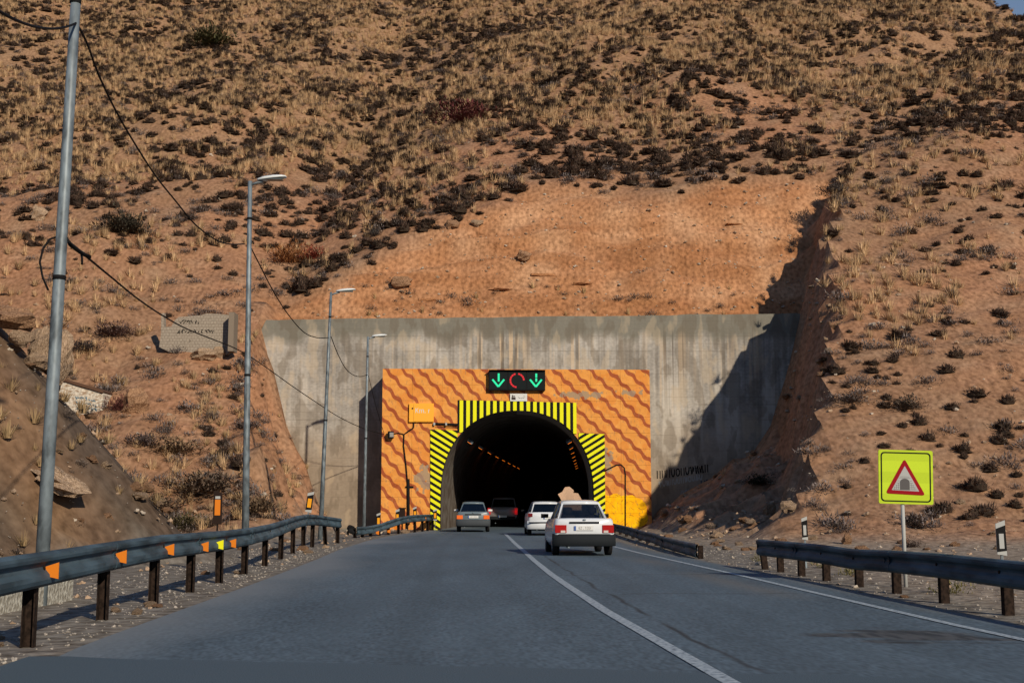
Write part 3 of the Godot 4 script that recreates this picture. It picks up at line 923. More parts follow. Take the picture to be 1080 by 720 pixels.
func make_rails():
	# near rail on the left
	var L := [[-3.9, 3.0], [-4.2, 6.2], [-4.42, 9.3], [-4.66, 12.16], [-4.86, 14.93], [-4.95, 17.34], [-5.03, 19.6], [-5.1, 21.8], [-5.24, 24.5], [-5.46, 27.6], [-5.74, 31.0], [-6.08, 34.6], [-6.3, 37.6], [-6.36, 39.8], [-6.3, 41.7], [-6.1, 43.6]]
	var hs := [0.88, 0.88, 0.88, 0.885, 0.9, 0.92, 0.9, 0.885, 0.88, 0.9, 0.95, 1.01, 1.03, 1.0, 0.93, 0.84]
	var pts := []
	for i in L.size(): pts.append(Vector3(L[i][0] + 0.08, hs[i], -L[i][1]))
	var g := guard_rail("long wavy steel guard rail with orange reflectors beside street lights", pts, 1.0, M.rail, 2, func(k): return flat(L[k][0], L[k][1]), {12: 0.1, 13: -0.12, 14: 0.35, 7: 0.03})
	for r in [[54, 601], [127, 586.5], [178, 579], [215, 576], [231, 574, 1], [244.5, 572.5]]:
		# depth where the beam lies under that pixel
		var best := 99.0
		var bd := 12.0
		var d := 8.0
		while d < 40.0:
			var p := at_depth(r[0], r[1], d)
			var q := 0.0
			for i in pts.size() - 1:
				if -pts[i].z <= d and -pts[i + 1].z > d:
					q = lerpf(pts[i].x, pts[i + 1].x, (d + pts[i].z) / (pts[i].z - pts[i + 1].z))
			var miss := absf(p.x - q - 0.075)
			if miss < best:
				best = miss; bd = d
			d += 0.02
		reflector(g, r[0], r[1], bd, 0.14, M.yellow if r.size() > 2 else M.orange)
	# rail leading to the portal on the left
	var L2 := [[-6.35, 50.2], [-6.15, 51.3], [-5.95, 52.5], [-5.75, 53.9], [-5.5, 55.4], [-5.2, 57.0], [-4.95, 58.6], [-4.7, 60.2], [-4.45, 61.8], [-4.3, 63.3], [-4.12, 64.6]]
	var h2 := [0.42, 0.42, 0.44, 0.5, 0.62, 0.74, 0.8, 0.82, 0.82, 0.81, 0.8]
	pts = []
	for i in L2.size(): pts.append(Vector3(L2[i][0] + 0.08, h2[i], -L2[i][1]))
	g = guard_rail("short curving guard rail leading up to the painted portal", pts, 1.0, M.rail, 2, func(k): return flat(L2[k][0], L2[k][1]) - 0.05, {0: 0.15})
	for r in [[398, 561.5, 52.8], [410, 560, 54.6], [417, 556.5, 56.2], [429, 549.5, 58.3], [437, 547.5, 60], [448, 547, 62]]:
		reflector(g, r[0], r[1], r[2], 0.13, M.orange)
	# its torn, curled terminal
	var o := Vector3(-6.35, 0, -50.0) - g.position
	var st := st_new(true)
	var prof := rail_profile()
	var rings := []
	for k in 9:
		var a := k / 8.0 * 2.6
		var c := o + Vector3(-0.02 - 0.36 * sin(a) * 0.5, 0.46 + 0.05 * sin(a * 2.0), 0.1 + 0.34 * (1.0 - cos(a)) * 0.8)
		var nr := Vector3(cos(a), 0.15 * sin(a), sin(a) * 0.9)
		var ring := []
		for p in prof: ring.append(c + nr * p.x + Vector3(0, p.y * (1.0 - 0.15 * k / 8.0), 0))
		rings.append(ring)
	loft(st, rings)
	build(st, "curled_terminal", M.black_soft, g)
	# near rail on the right: posts measured at their feet
	var R := [[6.9, 5.0], [6.65, 8.0], [6.45, 10.6], [6.28, 13.1], [6.13, 15.5], [6.0, 17.4], [5.9, 19.2], [5.77, 20.8], [5.63, 22.4], [5.51, 23.8], [5.4, 25.2], [5.3, 26.5]]
	var hr := [0.66, 0.66, 0.66, 0.665, 0.665, 0.665, 0.64, 0.60, 0.62, 0.62, 0.61, 0.60]
	pts = []
	for i in R.size(): pts.append(Vector3(R[i][0] - 0.06, hr[i], -R[i][1]))
	g = guard_rail("dark blue guard rail below the yellow warning sign", pts, -1.0, M.rail, 3, func(k): return flat(R[k][0], R[k][1]), {11: -0.28, 10: -0.06})
	# rail leading to the portal on the right
	var R2 := [[4.72, 31.3], [4.72, 33.6], [4.72, 36.0], [4.73, 38.5], [4.74, 41.0], [4.74, 43.6], [4.75, 46.4], [4.78, 49.4], [4.82, 52.6], [4.85, 56.0], [4.88, 59.5]]
	pts = []
	for i in R2.size(): pts.append(Vector3(R2[i][0] - 0.06, 0.34 + 0.08 * smooth(2, 8, i) + (0.03 if i == 4 else 0.0), -R2[i][1]))
	guard_rail("low dark blue guard rail running from gravel gap to portal", pts, -1.0, M.rail, 3, func(k): return -0.25)

# ---------------------------------------------------------------- street lights and cables
func street_light(foot: Vector3, tip: Vector3, r0: float, r1: float, head_yaw: float, label: String, head_scale := 1.0) -> Node3D:
	var t := thing("street_light", label, "street light", foot, 0.0, "street lights along the road")
	var st := st_new(true)
	var e := tip - foot
	tube(st, [Vector3.ZERO, e * 0.33, e * 0.66, e], [r0, lerpf(r0, r1, 0.33), lerpf(r0, r1, 0.66), r1], 14)
	build(st, "pole", M.galv, t)
	st = st_new(true)
	tube(st, [Vector3(0, 0, 0), Vector3(0, 0.12, 0)], [r0 * 1.9, r0 * 1.8], 12)
	build(st, "base_collar", M.post, t)
	for f in [0.49, 0.90]:
		st = st_new(true)
		var c = e * f
		tube(st, [c - Vector3(0, 0.03, 0), c + Vector3(0, 0.03, 0)], lerpf(r0, r1, f) * 1.12, 12)
		build(st, "cable_clamp", M.black, t)
	var dir := Vector3(cos(head_yaw), 0.0, -sin(head_yaw))
	st = st_new(true)
	tube(st, [e + Vector3(0, -0.12, 0), e + dir * 0.12 + Vector3(0, -0.06, 0), e + dir * 0.34 + Vector3(0, 0.0, 0)], 0.035, 8)
	build(st, "arm", M.galv, t)
	# luminaire: flattened tapering shell with a dark glass underneath
	var side := Vector3(-dir.z, 0, dir.x)
	var rings := []
	for k in [[0.22, 0.05, 0.03], [0.27, 0.10, 0.055], [0.45, 0.15, 0.085], [0.75, 0.17, 0.09], [0.98, 0.15, 0.07], [1.1, 0.1, 0.04], [1.13, 0.04, 0.015]]:
		var ring := []
		for a in 12:
			var an := TAU * a / 12.0
			var y := sin(an)
			ring.append(e + dir * (k[0] * head_scale) + side * (cos(an) * k[1]) + Vector3(0, 0.03 + (k[0] - 0.3) * 0.1 + (y * k[2] if y > 0 else y * k[2] * 0.35), 0))
		rings.append(ring)
	st = st_new(true)
	loft(st, rings)
	var head := build(st, "lamp_head", M.lamp_shell, t)
	st = st_new()
	var c2 := e + dir * 0.72 * head_scale + Vector3(0, 0.03 + 0.4 * 0.1 - 0.035, 0)
	box(st, c2, Vector3(0.5, 0.02, 0.22), Basis(dir, Vector3.UP, side))
	build(st, "glass", M.lamp_glass, head)
	return t
func cable(called, label, pts: Array, r: float, m = null, group = ""):
	# pts: support points; between them the cable hangs as given by its own middle points
	var c := Curve3D.new()
	for i in pts.size():
		var tan: Vector3 = (pts[mini(i + 1, pts.size() - 1)] - pts[maxi(i - 1, 0)]) / 6.0
		c.add_point(pts[i], -tan, tan)
	c.bake_interval = 0.4
	var st := st_new(true)
	tube(st, Array(c.get_baked_points()), r, 5)
	tag(build(st, called, m if m else M.black), label, "cable", group)
func sag(a: Vector3, b: Vector3, s: float, n := 12) -> Array:
	var out := []
	for i in n + 1:
		var t := i / float(n)
		out.append(a.lerp(b, t) - Vector3(0, s * 4.0 * t * (1.0 - t), 0))
	return out
func make_street_lights():
	var d1 := 17.0; var d2 := 31.7; var d3 := 48.0; var d4 := 60.4
	var f1 := at_depth(44.5, 585, d1); var t1 := at_depth(79.5, 0, d1)
	t1 = f1 + (t1 - f1) * (9.6 / t1.y)
	var g1 := f1 - (t1 - f1) * ((f1.y + 0.35) / (t1.y - f1.y))
	var s1 := street_light(g1, t1, 0.098, 0.068, 0.05, "steel street light rising from the pale concrete plinth")
	var mk := func(pxf, pxt, pyt, d):
		var b := at_depth(pxf, 558, d); var t := at_depth(pxt, pyt, d)
		var k: float = (b.y + 0.3) / (t.y - b.y)
		return [b - (t - b) * k, t]
	var p2: Array = mk.call(258.5, 263.5, 191, d2)
	var p3: Array = mk.call(338, 349.0, 308, d3)
	var p4: Array = mk.call(383.5, 388.0, 355, d4)
	street_light(p2[0], p2[1], 0.098, 0.055, 0.0, "steel street light with white head, standing by brown marker board", 0.85)
	street_light(p3[0], p3[1], 0.095, 0.05, 0.1, "leaning street light beside the bent end of the long guard rail", 0.85)
	street_light(p4[0], p4[1], 0.09, 0.05, 0.35, "street light in front of the portal's shadow on the wall", 0.85)
	var A := at_depth(80, 24, d1); var B := at_depth(257.5, 257, d2); var C := at_depth(346.5, 356, d3); var Dd := at_depth(387.5, 395, d4)
	cable("overhead_cable", "black cable coming in to the street light behind the plinth", sag(at_depth(-60, -35, 9.0), A, 0.25), 0.017)
	cable("overhead_cable", "black sagging cable between plinth street light and marker board street light", [A, at_depth(91, 45, 18.3), at_depth(105, 82, 20.0), at_depth(128, 128, 22.2), at_depth(160, 180, 24.8), at_depth(185, 212, 26.6), at_depth(205, 236, 28.2), at_depth(226, 252, 29.8), at_depth(243, 257.5, 30.8), B], 0.018)
	cable("overhead_cable", "thin cable sagging from marker board street light to leaning street light", [at_depth(262, 256, d2), at_depth(272, 276, 34), at_depth(288, 307, 37.4), at_depth(304, 332, 41), at_depth(320, 350, 44.3), at_depth(334, 356, 46.5), C], 0.018)
	cable("overhead_cable", "thin cable sagging from leaning street light to the last one", [at_depth(349, 355, d3), at_depth(356, 373, 50.5), at_depth(364, 388, 53.5), at_depth(372, 395, 56), at_depth(380, 397, 58.5), Dd], 0.018)
	cable("overhead_cable", "thin cable dropping from last street light towards the portal edge", sag(at_depth(388.5, 396, d4), at_depth(405, 457, 64.6), 0.15), 0.014)
	var low := [at_depth(69.5, 253, d1)]
	for q in [[80, 261, 18.3], [95, 274, 20], [118, 293, 22.8], [145, 315, 26.5], [170, 332, 30.5], [195, 346, 35], [222, 357, 40], [245, 366, 44.5], [262, 375, 47], [280, 387, 50], [305, 405, 53], [330, 422, 56], [358, 440, 60], [384, 452, 63], [405, 458, 64.6]]:
		low.append(at_depth(q[0], q[1], q[2]))
	cable("low_cable", "long low cable crossing from plinth street light towards the portal", low, 0.02)
	# taped bundle at its start and a loose loop
	cable("cable_bundle", "taped knot of cable hanging off the plinth street light", [at_depth(70, 252, d1), at_depth(74, 258, 17.2), at_depth(79, 262, 17.5), at_depth(86, 267, 17.9), at_depth(94, 271, 18.2)], 0.032)
	cable("cable_end", "short loose cable end hanging from the taped knot", [at_depth(85.5, 267, 17.9), at_depth(86.2, 273, 17.9), at_depth(86, 279, 17.9)], 0.018)
	cable("cable_end", "loose cable loop hanging on the plinth street light's far side", [at_depth(61, 249, d1 + 0.1), at_depth(52, 252, d1), at_depth(45, 262, d1), at_depth(41.5, 276, d1), at_depth(44.5, 292, d1), at_depth(50.5, 306, d1)], 0.016)

# ---------------------------------------------------------------- signs and marker boards
func make_signs():
	# square fluorescent warning sign
	var foot := Vector3(6.5, flat(6.5, 20.6), -20.6)
	var t := thing("warning_sign", "square fluorescent yellow sign with red triangle and tunnel symbol", "road sign", foot, deg_to_rad(-3))
	var c := at_depth(955.5, 503, 20.6) - foot
	var s := at_depth(984, 503, 20.6).x - at_depth(927.5, 503, 20.6).x
	var st := st_new(true)
	tube(st, [Vector3(c.x - 0.06, -0.2, -0.04), Vector3(c.x - 0.06, c.y, -0.04)], 0.032, 10)
	build(st, "post", M.grey_white, t)
	var tilt := Node3D.new()
	tilt.name = "sign_panel"
	t.add_child(tilt)
	tilt.position = c
	tilt.rotation.z = deg_to_rad(-1.6)
	var rr := func(w: float, r: float) -> PackedVector2Array:
		var o := PackedVector2Array()
		for k in 4:
			for q in 6:
				var a := PI * 0.5 * k + PI * 0.5 * q / 5.0
				o.append(Vector2((w - r) * (1 if k == 0 or k == 3 else -1), (w - r) * (1 if k < 2 else -1)) + Vector2(cos(a), sin(a)) * r)
		return o
	var h := s * 0.5
	var lime := mat(srgb(0.50, 0.66, 0.03), 0.6)
	var nrm := noise(7, 1.2, 2)
	lime.albedo_texture = tex(64, 64, func(x, y):
		var v: float = 0.93 + 0.05 * float(int(y / 13) % 2) + 0.02 * nrm.get_noise_2d(x, y)
		return Color(v, v, v))
	st = st_new(); prism(st, rr.call(h, 0.03), 0.012, -0.012, Rect2(-h, -h, s, s)); build(st, "plate", lime, tilt)
	# black line: two nested rounded squares as a ring
	var o1: PackedVector2Array = rr.call(h - 0.035, 0.06); var o2: PackedVector2Array = rr.call(h - 0.057, 0.045)
	st = st_new()
	for i in o1.size():
		var j := (i + 1) % o1.size()
		quad(st, Vector3(o1[j].x, o1[j].y, 0.015), Vector3(o1[i].x, o1[i].y, 0.015), Vector3(o2[i].x, o2[i].y, 0.015), Vector3(o2[j].x, o2[j].y, 0.015))
	build(st, "border_line", M.black, tilt)
	# triangle with rounded corners
	var tr := func(k: float, z: float, r: float) -> PackedVector2Array:
		var o := PackedVector2Array()
		var ps := [Vector2(-0.02, 0.31), Vector2(0.32, -0.3), Vector2(-0.34, -0.28)]
		var mid := Vector2(-0.013, -0.09)
		for i in 3:
			var p: Vector2 = mid + (ps[i] - mid) * k
			var a: Vector2 = (mid + (ps[(i + 2) % 3] - mid) * k - p).normalized()
			var b: Vector2 = (mid + (ps[(i + 1) % 3] - mid) * k - p).normalized()
			for q in 5:
				var u := q / 4.0
				o.append(p + a * r * (1 - u) * (1 - u) + b * r * u * u)
		for i in o.size(): o[i] *= s / 0.9
		return o
	st = st_new(); prism(st, tr.call(1.0, 0, 0.06), 0.018, 0.0125); build(st, "triangle", mat(srgb(0.26, 0.004, 0.010), 0.7), tilt)
	st = st_new(); prism(st, tr.call(0.69, 0, 0.01), 0.021, 0.0185); build(st, "triangle_field", M.grey_white, tilt)
	var sym := PackedVector2Array([Vector2(-0.10, -0.215), Vector2(-0.10, -0.09)])
	for q in 9:
		var a := PI - PI * q / 8.0
		sym.append(Vector2(-0.02 + cos(a) * 0.08, -0.09 + sin(a) * 0.065))
	sym.append(Vector2(0.06, -0.215))
	for i in sym.size(): sym[i] *= s / 0.9
	st = st_new(); prism(st, sym, 0.024, 0.0215); build(st, "tunnel_symbol", mat(srgb(0.09, 0.085, 0.085), 0.6), tilt)
	st = st_new()
	for k in 5:
		var y := -0.20 + k * 0.034
		var w := 0.19 - k * 0.02
		for sg in [-1.0, 1.0]:
			box(st, Vector3((-0.02 + sg * (0.09 + w) * 0.5), y, 0.0225), Vector3(w - 0.085, 0.006, 0.002))
	for k in 3:
		for sg in [-1.0, 1.0]:
			box(st, Vector3(-0.02 + sg * (0.105 + k * 0.03), -0.15 - k * 0.02, 0.0228), Vector3(0.005, 0.11 - k * 0.03, 0.002))
	for y in [-0.015, 0.006]: box(st, Vector3(-0.02, y, 0.0225), Vector3(0.16 - y * 2.0, 0.006, 0.002))
	build(st, "masonry_lines", mat(srgb(0.2, 0.2, 0.2), 0.6), tilt)
	# marker boards
	marker("brown marker board with orange reflector behind the long guard rail", 228.8, 517, 553, 25.5, 9.3, "brown", 0.0)
	marker("white tipped marker board with orange reflector beside the leaning street light", 320.5, 517.5, 540, 40.5, 6.5, "pale", -0.12)
	marker("white tipped marker post by the portal's lower left corner", 399, 540.5, 556, 56.0, 4.2, "pale", 0.0)
	marker("orange marker post behind the curving rail, beside dark bracket", 419, 536.5, 553, 58.5, 4.0, "pale", 0.0)
	marker("orange marker post between the conduit and the striped board", 438.5, 534, 548, 61, 3.8, "pale", 0.05)
	marker("orange marker post in front of the striped board", 458.8, 536.5, 549, 63.5, 3.8, "pale", 0.0)
	marker("black and white marker board behind the rail, past the yellow sign", 1058.5, 548.5, 586, 16.3, 10, "black", 0.02)
	marker("small black and white marker board by the pale roadside boulders", 850, 544.5, 569.5, 26.8, 6, "black", 0.02)
	# dark bracket behind the curving rail
	var br := thing("junction_box", "small dark box on a stake behind the curving guard rail", "junction box", at_depth(424, 556, 59.5))
	var sb := st_new(); box(sb, Vector3(0, 0.68, 0), Vector3(0.26, 0.4, 0.14)); box(sb, Vector3(0, 0.9, 0.0), Vector3(0.34, 0.06, 0.2)); build(sb, "case", M.brown_board, br)
	sb = st_new(); box(sb, Vector3(0, 0.2, 0), Vector3(0.07, 0.9, 0.05)); build(sb, "stake", M.post, br)
func marker(label, px, y0, y1, d, wpx, style, lean):
	var top := at_depth(px, y0, d); var bot := at_depth(px, y1, d)
	var w: float = wpx * d / F
	var foot := Vector3(bot.x, flat(bot.x, d), bot.z)
	var t := thing("marker_board", label, "marker", foot, 0.0)
	t.rotation.z = lean
	var hh := top.y - bot.y
	var b0 := bot.y - foot.y
	var st := st_new()
	box(st, Vector3(0, (b0 - 0.2) * 0.5, -0.012), Vector3(0.035, b0 + 0.3, 0.02))
	build(st, "stake", M.post if style == "brown" else M.galv, t)
	st = st_new()
	var sl := w * 0.35
	var poly := PackedVector2Array([Vector2(-w * 0.5, b0 + 0.02), Vector2(-w * 0.5, b0 + hh - sl * (0.2 if style == "brown" else 1.0)), Vector2(-w * 0.3 if style == "brown" else -w * 0.5, b0 + hh - (0.0 if style == "brown" else sl)), Vector2(w * 0.5, b0 + hh - (sl if style == "brown" else 0.0)), Vector2(w * 0.5, b0)])
	if style != "brown": poly.remove_at(1)
	prism(st, poly, 0.012, -0.0)
	var body_mat = M.brown_board if style == "brown" else M.grey_white
	build(st, "board", body_mat, t)
	if style != "brown":
		st = st_new()
		prism(st, PackedVector2Array([Vector2(-w * 0.5, b0 + hh * 0.14 - sl * 0.3), Vector2(-w * 0.5, b0 + hh * 0.86 - sl), Vector2(w * 0.5, b0 + hh * 0.86), Vector2(w * 0.5, b0 + hh * 0.14)]), 0.016, 0.0125)
		build(st, "band", M.black, t)
	var cy := b0 + hh * 0.5 - (0.04 if style != "brown" else 0.0)
	st = st_new()
	box(st, Vector3(0, cy, 0.019), Vector3(w * (0.62 if style != "black" else 0.5), hh * (0.46 if style == "brown" else 0.42), 0.006))
	build(st, "reflector", M.grey_white if style == "black" else (M.orange if style == "brown" else M.amber), t)
	if style == "brown":
		st = st_new()
		box(st, Vector3(0, b0 + hh * 0.79, 0.019), Vector3(w * 0.55, hh * 0.08, 0.006))
		build(st, "upper_mark", M.grey_white, t)

# ---------------------------------------------------------------- vehicles: s runs from the tail (0) to the nose
func car_ring(s, hw, y0, y1, tuck) -> Array:
	var o := []
	for p in [[-1.0 + tuck * 1.6, y0], [-1.0, y0 + 0.13], [-1.0, lerpf(y0, y1, 0.62)], [-1.0 + tuck * 0.5, y1 - 0.05], [-1.0 + tuck * 1.2, y1], [-0.45, y1 + 0.012], [0.45, y1 + 0.012], [1.0 - tuck * 1.2, y1], [1.0 - tuck * 0.5, y1 - 0.05], [1.0, lerpf(y0, y1, 0.62)], [1.0, y0 + 0.13], [1.0 - tuck * 1.6, y0]]:
		o.append(Vector3(p[0] * hw, p[1], -s))
	return o
func wheel(root, x, s, r, w, rim_mat):
	var st := st_new(true)
	var sg := signf(x)
	var rings := []
	for p in [[-0.5, 0.62], [-0.5, 0.9], [-0.38, 1.0], [0.38, 1.0], [0.5, 0.9], [0.5, 0.62]]:
		var ring := []
		for k in 22:
			var a := TAU * k / 22.0
			ring.append(Vector3(x + p[0] * w, r + cos(a) * p[1] * r, -s + sin(a) * p[1] * r))
		rings.append(ring)
	loft(st, rings)
	var wh := build(st, "wheel", mat(srgb(0.012, 0.012, 0.013), 0.85), root)
	st = st_new(true)
	tube(st, [Vector3(x + sg * w * 0.5, r, -s), Vector3(x + sg * (w * 0.5 + 0.012), r, -s)], [r * 0.6, r * 0.5], 16)
	build(st, "rim", rim_mat, wh)
func make_car(called, label, category, at: Vector3, turn: float, o: Dictionary) -> Node3D:
	var t := thing(called, label, category, at, turn)
	var paint = o.paint
	var st := st_new(true)
	var rings := []
	for q in o.body: rings.append(car_ring(q[0], q[1], q[2], q[3], q[4] if q.size() > 4 else 0.06))
	loft(st, rings)
	build(st, "body", paint, t)
	# cabin: belt corners and roof corners
	var B: Array = o.cabin # [s_rear_belt, y, hw, s_rear_roof, y, hw, s_front_roof, y, hw, s_front_belt, y, hw]
	var rb := Vector3(B[2], B[1], -B[0]); var rt := Vector3(B[5], B[4], -B[3]); var ft := Vector3(B[8], B[7], -B[6]); var fb := Vector3(B[11], B[10], -B[9])
	var mir := func(v: Vector3): return Vector3(-v.x, v.y, v.z)
	# roof: crowned loft
	st = st_new(true)
	rings = []
	for q in 7:
		var u := q / 6.0
		var p := rt.lerp(ft, u)
		var up := 0.05 * sin(PI * clampf(u * 0.9 + 0.08, 0, 1))
		var ring := []
		for x in [[-1.05, -0.035], [-1.0, 0.01], [-0.85, 0.035], [-0.4, 0.05], [0.4, 0.05], [0.85, 0.035], [1.0, 0.01], [1.05, -0.035]]:
			ring.append(Vector3(x[0] * p.x, p.y + x[1] + up, p.z))
		for x in [1.0, -1.0]: ring.append(Vector3(x * p.x * 0.95, p.y - 0.035 + up * 0.6, p.z))
		rings.append(ring)
	loft(st, rings)
	build(st, "roof", paint, t)
	var pillar := func(a: Vector3, b: Vector3, wa: Vector3, wb: Vector3, called2: String):
		for sgn in [1.0, -1.0]:
			var s2 := st_new()
			var pts := []
			var q := [a, b]
			for i in 8:
				var base: Vector3 = q[1] if i & 2 else q[0]
				var w: Vector3 = wb if i & 2 else wa
				pts.append(Vector3((base.x + (w.x if i & 1 else 0.0)) , base.y, base.z + (w.z if i & 4 else 0.0)))
			if sgn < 0:
				for i in 8: pts[i].x = -pts[i].x
				pts = [pts[1], pts[0], pts[3], pts[2], pts[5], pts[4], pts[7], pts[6]]
			hexa(s2, pts)
			build(s2, called2, paint, t)
	pillar.call(rb + Vector3(-0.075, -0.04, 0), rt + Vector3(-0.05, 0.0, 0), Vector3(0.085, 0, -0.3), Vector3(0.06, 0, -0.12), "rear_pillar")
	pillar.call(fb + Vector3(-0.04, -0.04, 0.0), ft + Vector3(-0.04, 0.0, 0.0), Vector3(0.05, 0, 0.1), Vector3(0.05, 0, 0.08), "front_pillar")
	var mb := rb.lerp(fb, 0.5); var mt := rt.lerp(ft, 0.5)
	pillar.call(mb + Vector3(-0.03, -0.04, 0), mt + Vector3(-0.03, 0.02, 0), Vector3(0.04, 0, 0.07), Vector3(0.04, 0, 0.07), "door_pillar")
	# panes
	var glass = o.glass
	var pane := func(a, b, c, d, called2):
		var s2 := st_new()
		quad(s2, a, b, c, d)
		build(s2, called2, glass, t)
	var ins := Vector3(0.01, 0, 0)
	pane.call(mir.call(rt) + Vector3(0.03, -0.01, 0.012), rt + Vector3(-0.03, -0.01, 0.012), rb + Vector3(-0.05, 0.0, 0.012), mir.call(rb) + Vector3(0.05, 0.0, 0.012), "rear_window")
	pane.call(mir.call(ft) + Vector3(0.03, -0.01, -0.012), ft + Vector3(-0.03, -0.01, -0.012), fb + Vector3(-0.03, 0, -0.012), mir.call(fb) + Vector3(0.03, 0, -0.012), "windscreen")
	for sgn in [1.0, -1.0]:
		var sv := Vector3(sgn, 1, 1)
		pane.call((rt - ins) * sv, (ft - ins) * sv, (fb - ins) * sv, (rb - ins) * sv, "side_window")
	# seats with head rests
	var dark := mat(srgb(0.03, 0.03, 0.032), 0.9)
	for seat in [[mb.z + 0.1, 0.36], [mb.z + 0.1, -0.36], [rb.z - 0.75, 0.33], [rb.z - 0.75, -0.33]]:
		st = st_new(true)
		var y: float = B[1] - 0.45
		tube(st, [Vector3(seat[1], y, seat[0]), Vector3(seat[1], y + 0.3, seat[0] + 0.05), Vector3(seat[1], y + 0.52, seat[0] + 0.1), Vector3(seat[1], y + 0.55, seat[0] + 0.1)], [0.2, 0.24, 0.2, 0.09], 10)
		tube(st, [Vector3(seat[1], y + 0.55, seat[0] + 0.1), Vector3(seat[1], y + 0.6, seat[0] + 0.11), Vector3(seat[1], y + 0.72, seat[0] + 0.12), Vector3(seat[1], y + 0.75, seat[0] + 0.12)], [0.05, 0.12, 0.12, 0.06], 9)
		build(st, "seat", dark, t)
	# wheels
	for s in o.axles:
		for x in [-1.0, 1.0]: wheel(t, x * o.track, s, o.wheel_r, 0.18, M.galv)
	# bumper
	var bu: Dictionary = o.bumper
	st = st_new(true)
	rings = []
	for x in [-1.0, -0.97, -0.8, -0.3, 0.3, 0.8, 0.97, 1.0]:
		var z: float = 0.10 - 0.16 * pow(absf(x), 6.0)
		var ring := []
		for p in [[-0.12, 0.0], [0.0, 0.0], [0.035, 0.06], [0.04, 0.5], [0.03, 0.94], [0.0, 1.0], [-0.12, 1.0]]:
			ring.append(Vector3(x * bu.hw, lerpf(bu.y0, bu.y1, p[1]), z + p[0] - 0.06))
		rings.append(ring)
	loft(st, rings)
	build(st, "rear_bumper", bu.mat, t)
	if bu.has("strip"):
		st = st_new(); box(st, Vector3(0, lerpf(bu.y0, bu.y1, 0.82), 0.085), Vector3(bu.hw * 1.86, 0.05, 0.02)); build(st, "bumper_strip", M.black, t)
	# tail lights
	for sgn in [1.0, -1.0]:
		for l in o.lights:
			st = st_new()
			var lx: float = (l[0] + l[1]) * 0.5 * sgn
			var zz: float = l[5] if l.size() > 5 else 0.012
			box(st, Vector3(lx, (l[2] + l[3]) * 0.5, zz - 0.03), Vector3(absf(l[1] - l[0]), l[3] - l[2], 0.085))
			build(st, "tail_light", l[4], t)
	# plate, handle strip
	st = st_new(); box(st, Vector3(o.plate_x, o.plate_y, 0.02 + o.get("plate_z", 0.0)), Vector3(0.5, 0.115, 0.016)); var pl := build(st, "number_plate", M.white, t)
	st = st_new(); box(st, Vector3(o.plate_x - 0.225, o.plate_y, 0.0295 + o.get("plate_z", 0.0)), Vector3(0.045, 0.11, 0.004)); build(st, "blue_band", mat(srgb(0.02, 0.08, 0.3), 0.5), pl)
	var chars := TextMesh.new()
	var fnt := SystemFont.new()
	fnt.font_names = PackedStringArray(["Droid Sans"])
	chars.font = fnt; chars.text = o.get("digits", "11 1 111"); chars.font_size = 32; chars.pixel_size = 0.0028; chars.depth = 0.004
	var co := put(chars, "digits", mat(srgb(0.18, 0.18, 0.18), 0.6), pl)
	co.position = Vector3(o.plate_x + 0.02, o.plate_y, 0.031 + o.get("plate_z", 0.0))
	if o.has("handle"):
		st = st_new(); box(st, Vector3(0, o.handle, 0.02), Vector3(0.78, 0.04, 0.03)); build(st, "trunk_strip", M.black, t)
		st = st_new(); box(st, Vector3(0, o.handle + 0.07, 0.02), Vector3(0.07, 0.035, 0.02)); build(st, "badge", M.galv, t)
	# mirrors
	for sgn in [1.0, -1.0]:
		st = st_new(true)
		var mx: Vector3 = Vector3((fb.x + 0.17) * sgn, fb.y + 0.08, fb.z + 0.32)
		loft(st, [[mx + Vector3(-0.11, -0.06, 0.0), mx + Vector3(-0.11, 0.06, 0.0), mx + Vector3(0.1, 0.055, 0.0), mx + Vector3(0.1, -0.05, 0.0)], [mx + Vector3(-0.08, -0.04, -0.1), mx + Vector3(-0.08, 0.04, -0.1), mx + Vector3(0.06, 0.035, -0.1), mx + Vector3(0.06, -0.03, -0.1)]])
		build(st, "mirror", o.mirror, t)
	# underside: axle and exhaust in the dark below
	st = st_new(); box(st, Vector3(0, o.body[2][2] + 0.02, -(o.axles[0] + o.axles[1]) * 0.5), Vector3(o.track * 1.7, 0.12, o.axles[1] - o.axles[0] + 0.9)); build(st, "underbody", M.black_soft, t)
	st = st_new(true); tube(st, [Vector3(-0.42, 0.24, -0.5), Vector3(-0.42, 0.22, 0.02)], 0.03, 8); build(st, "exhaust", M.galv, t)
	return t
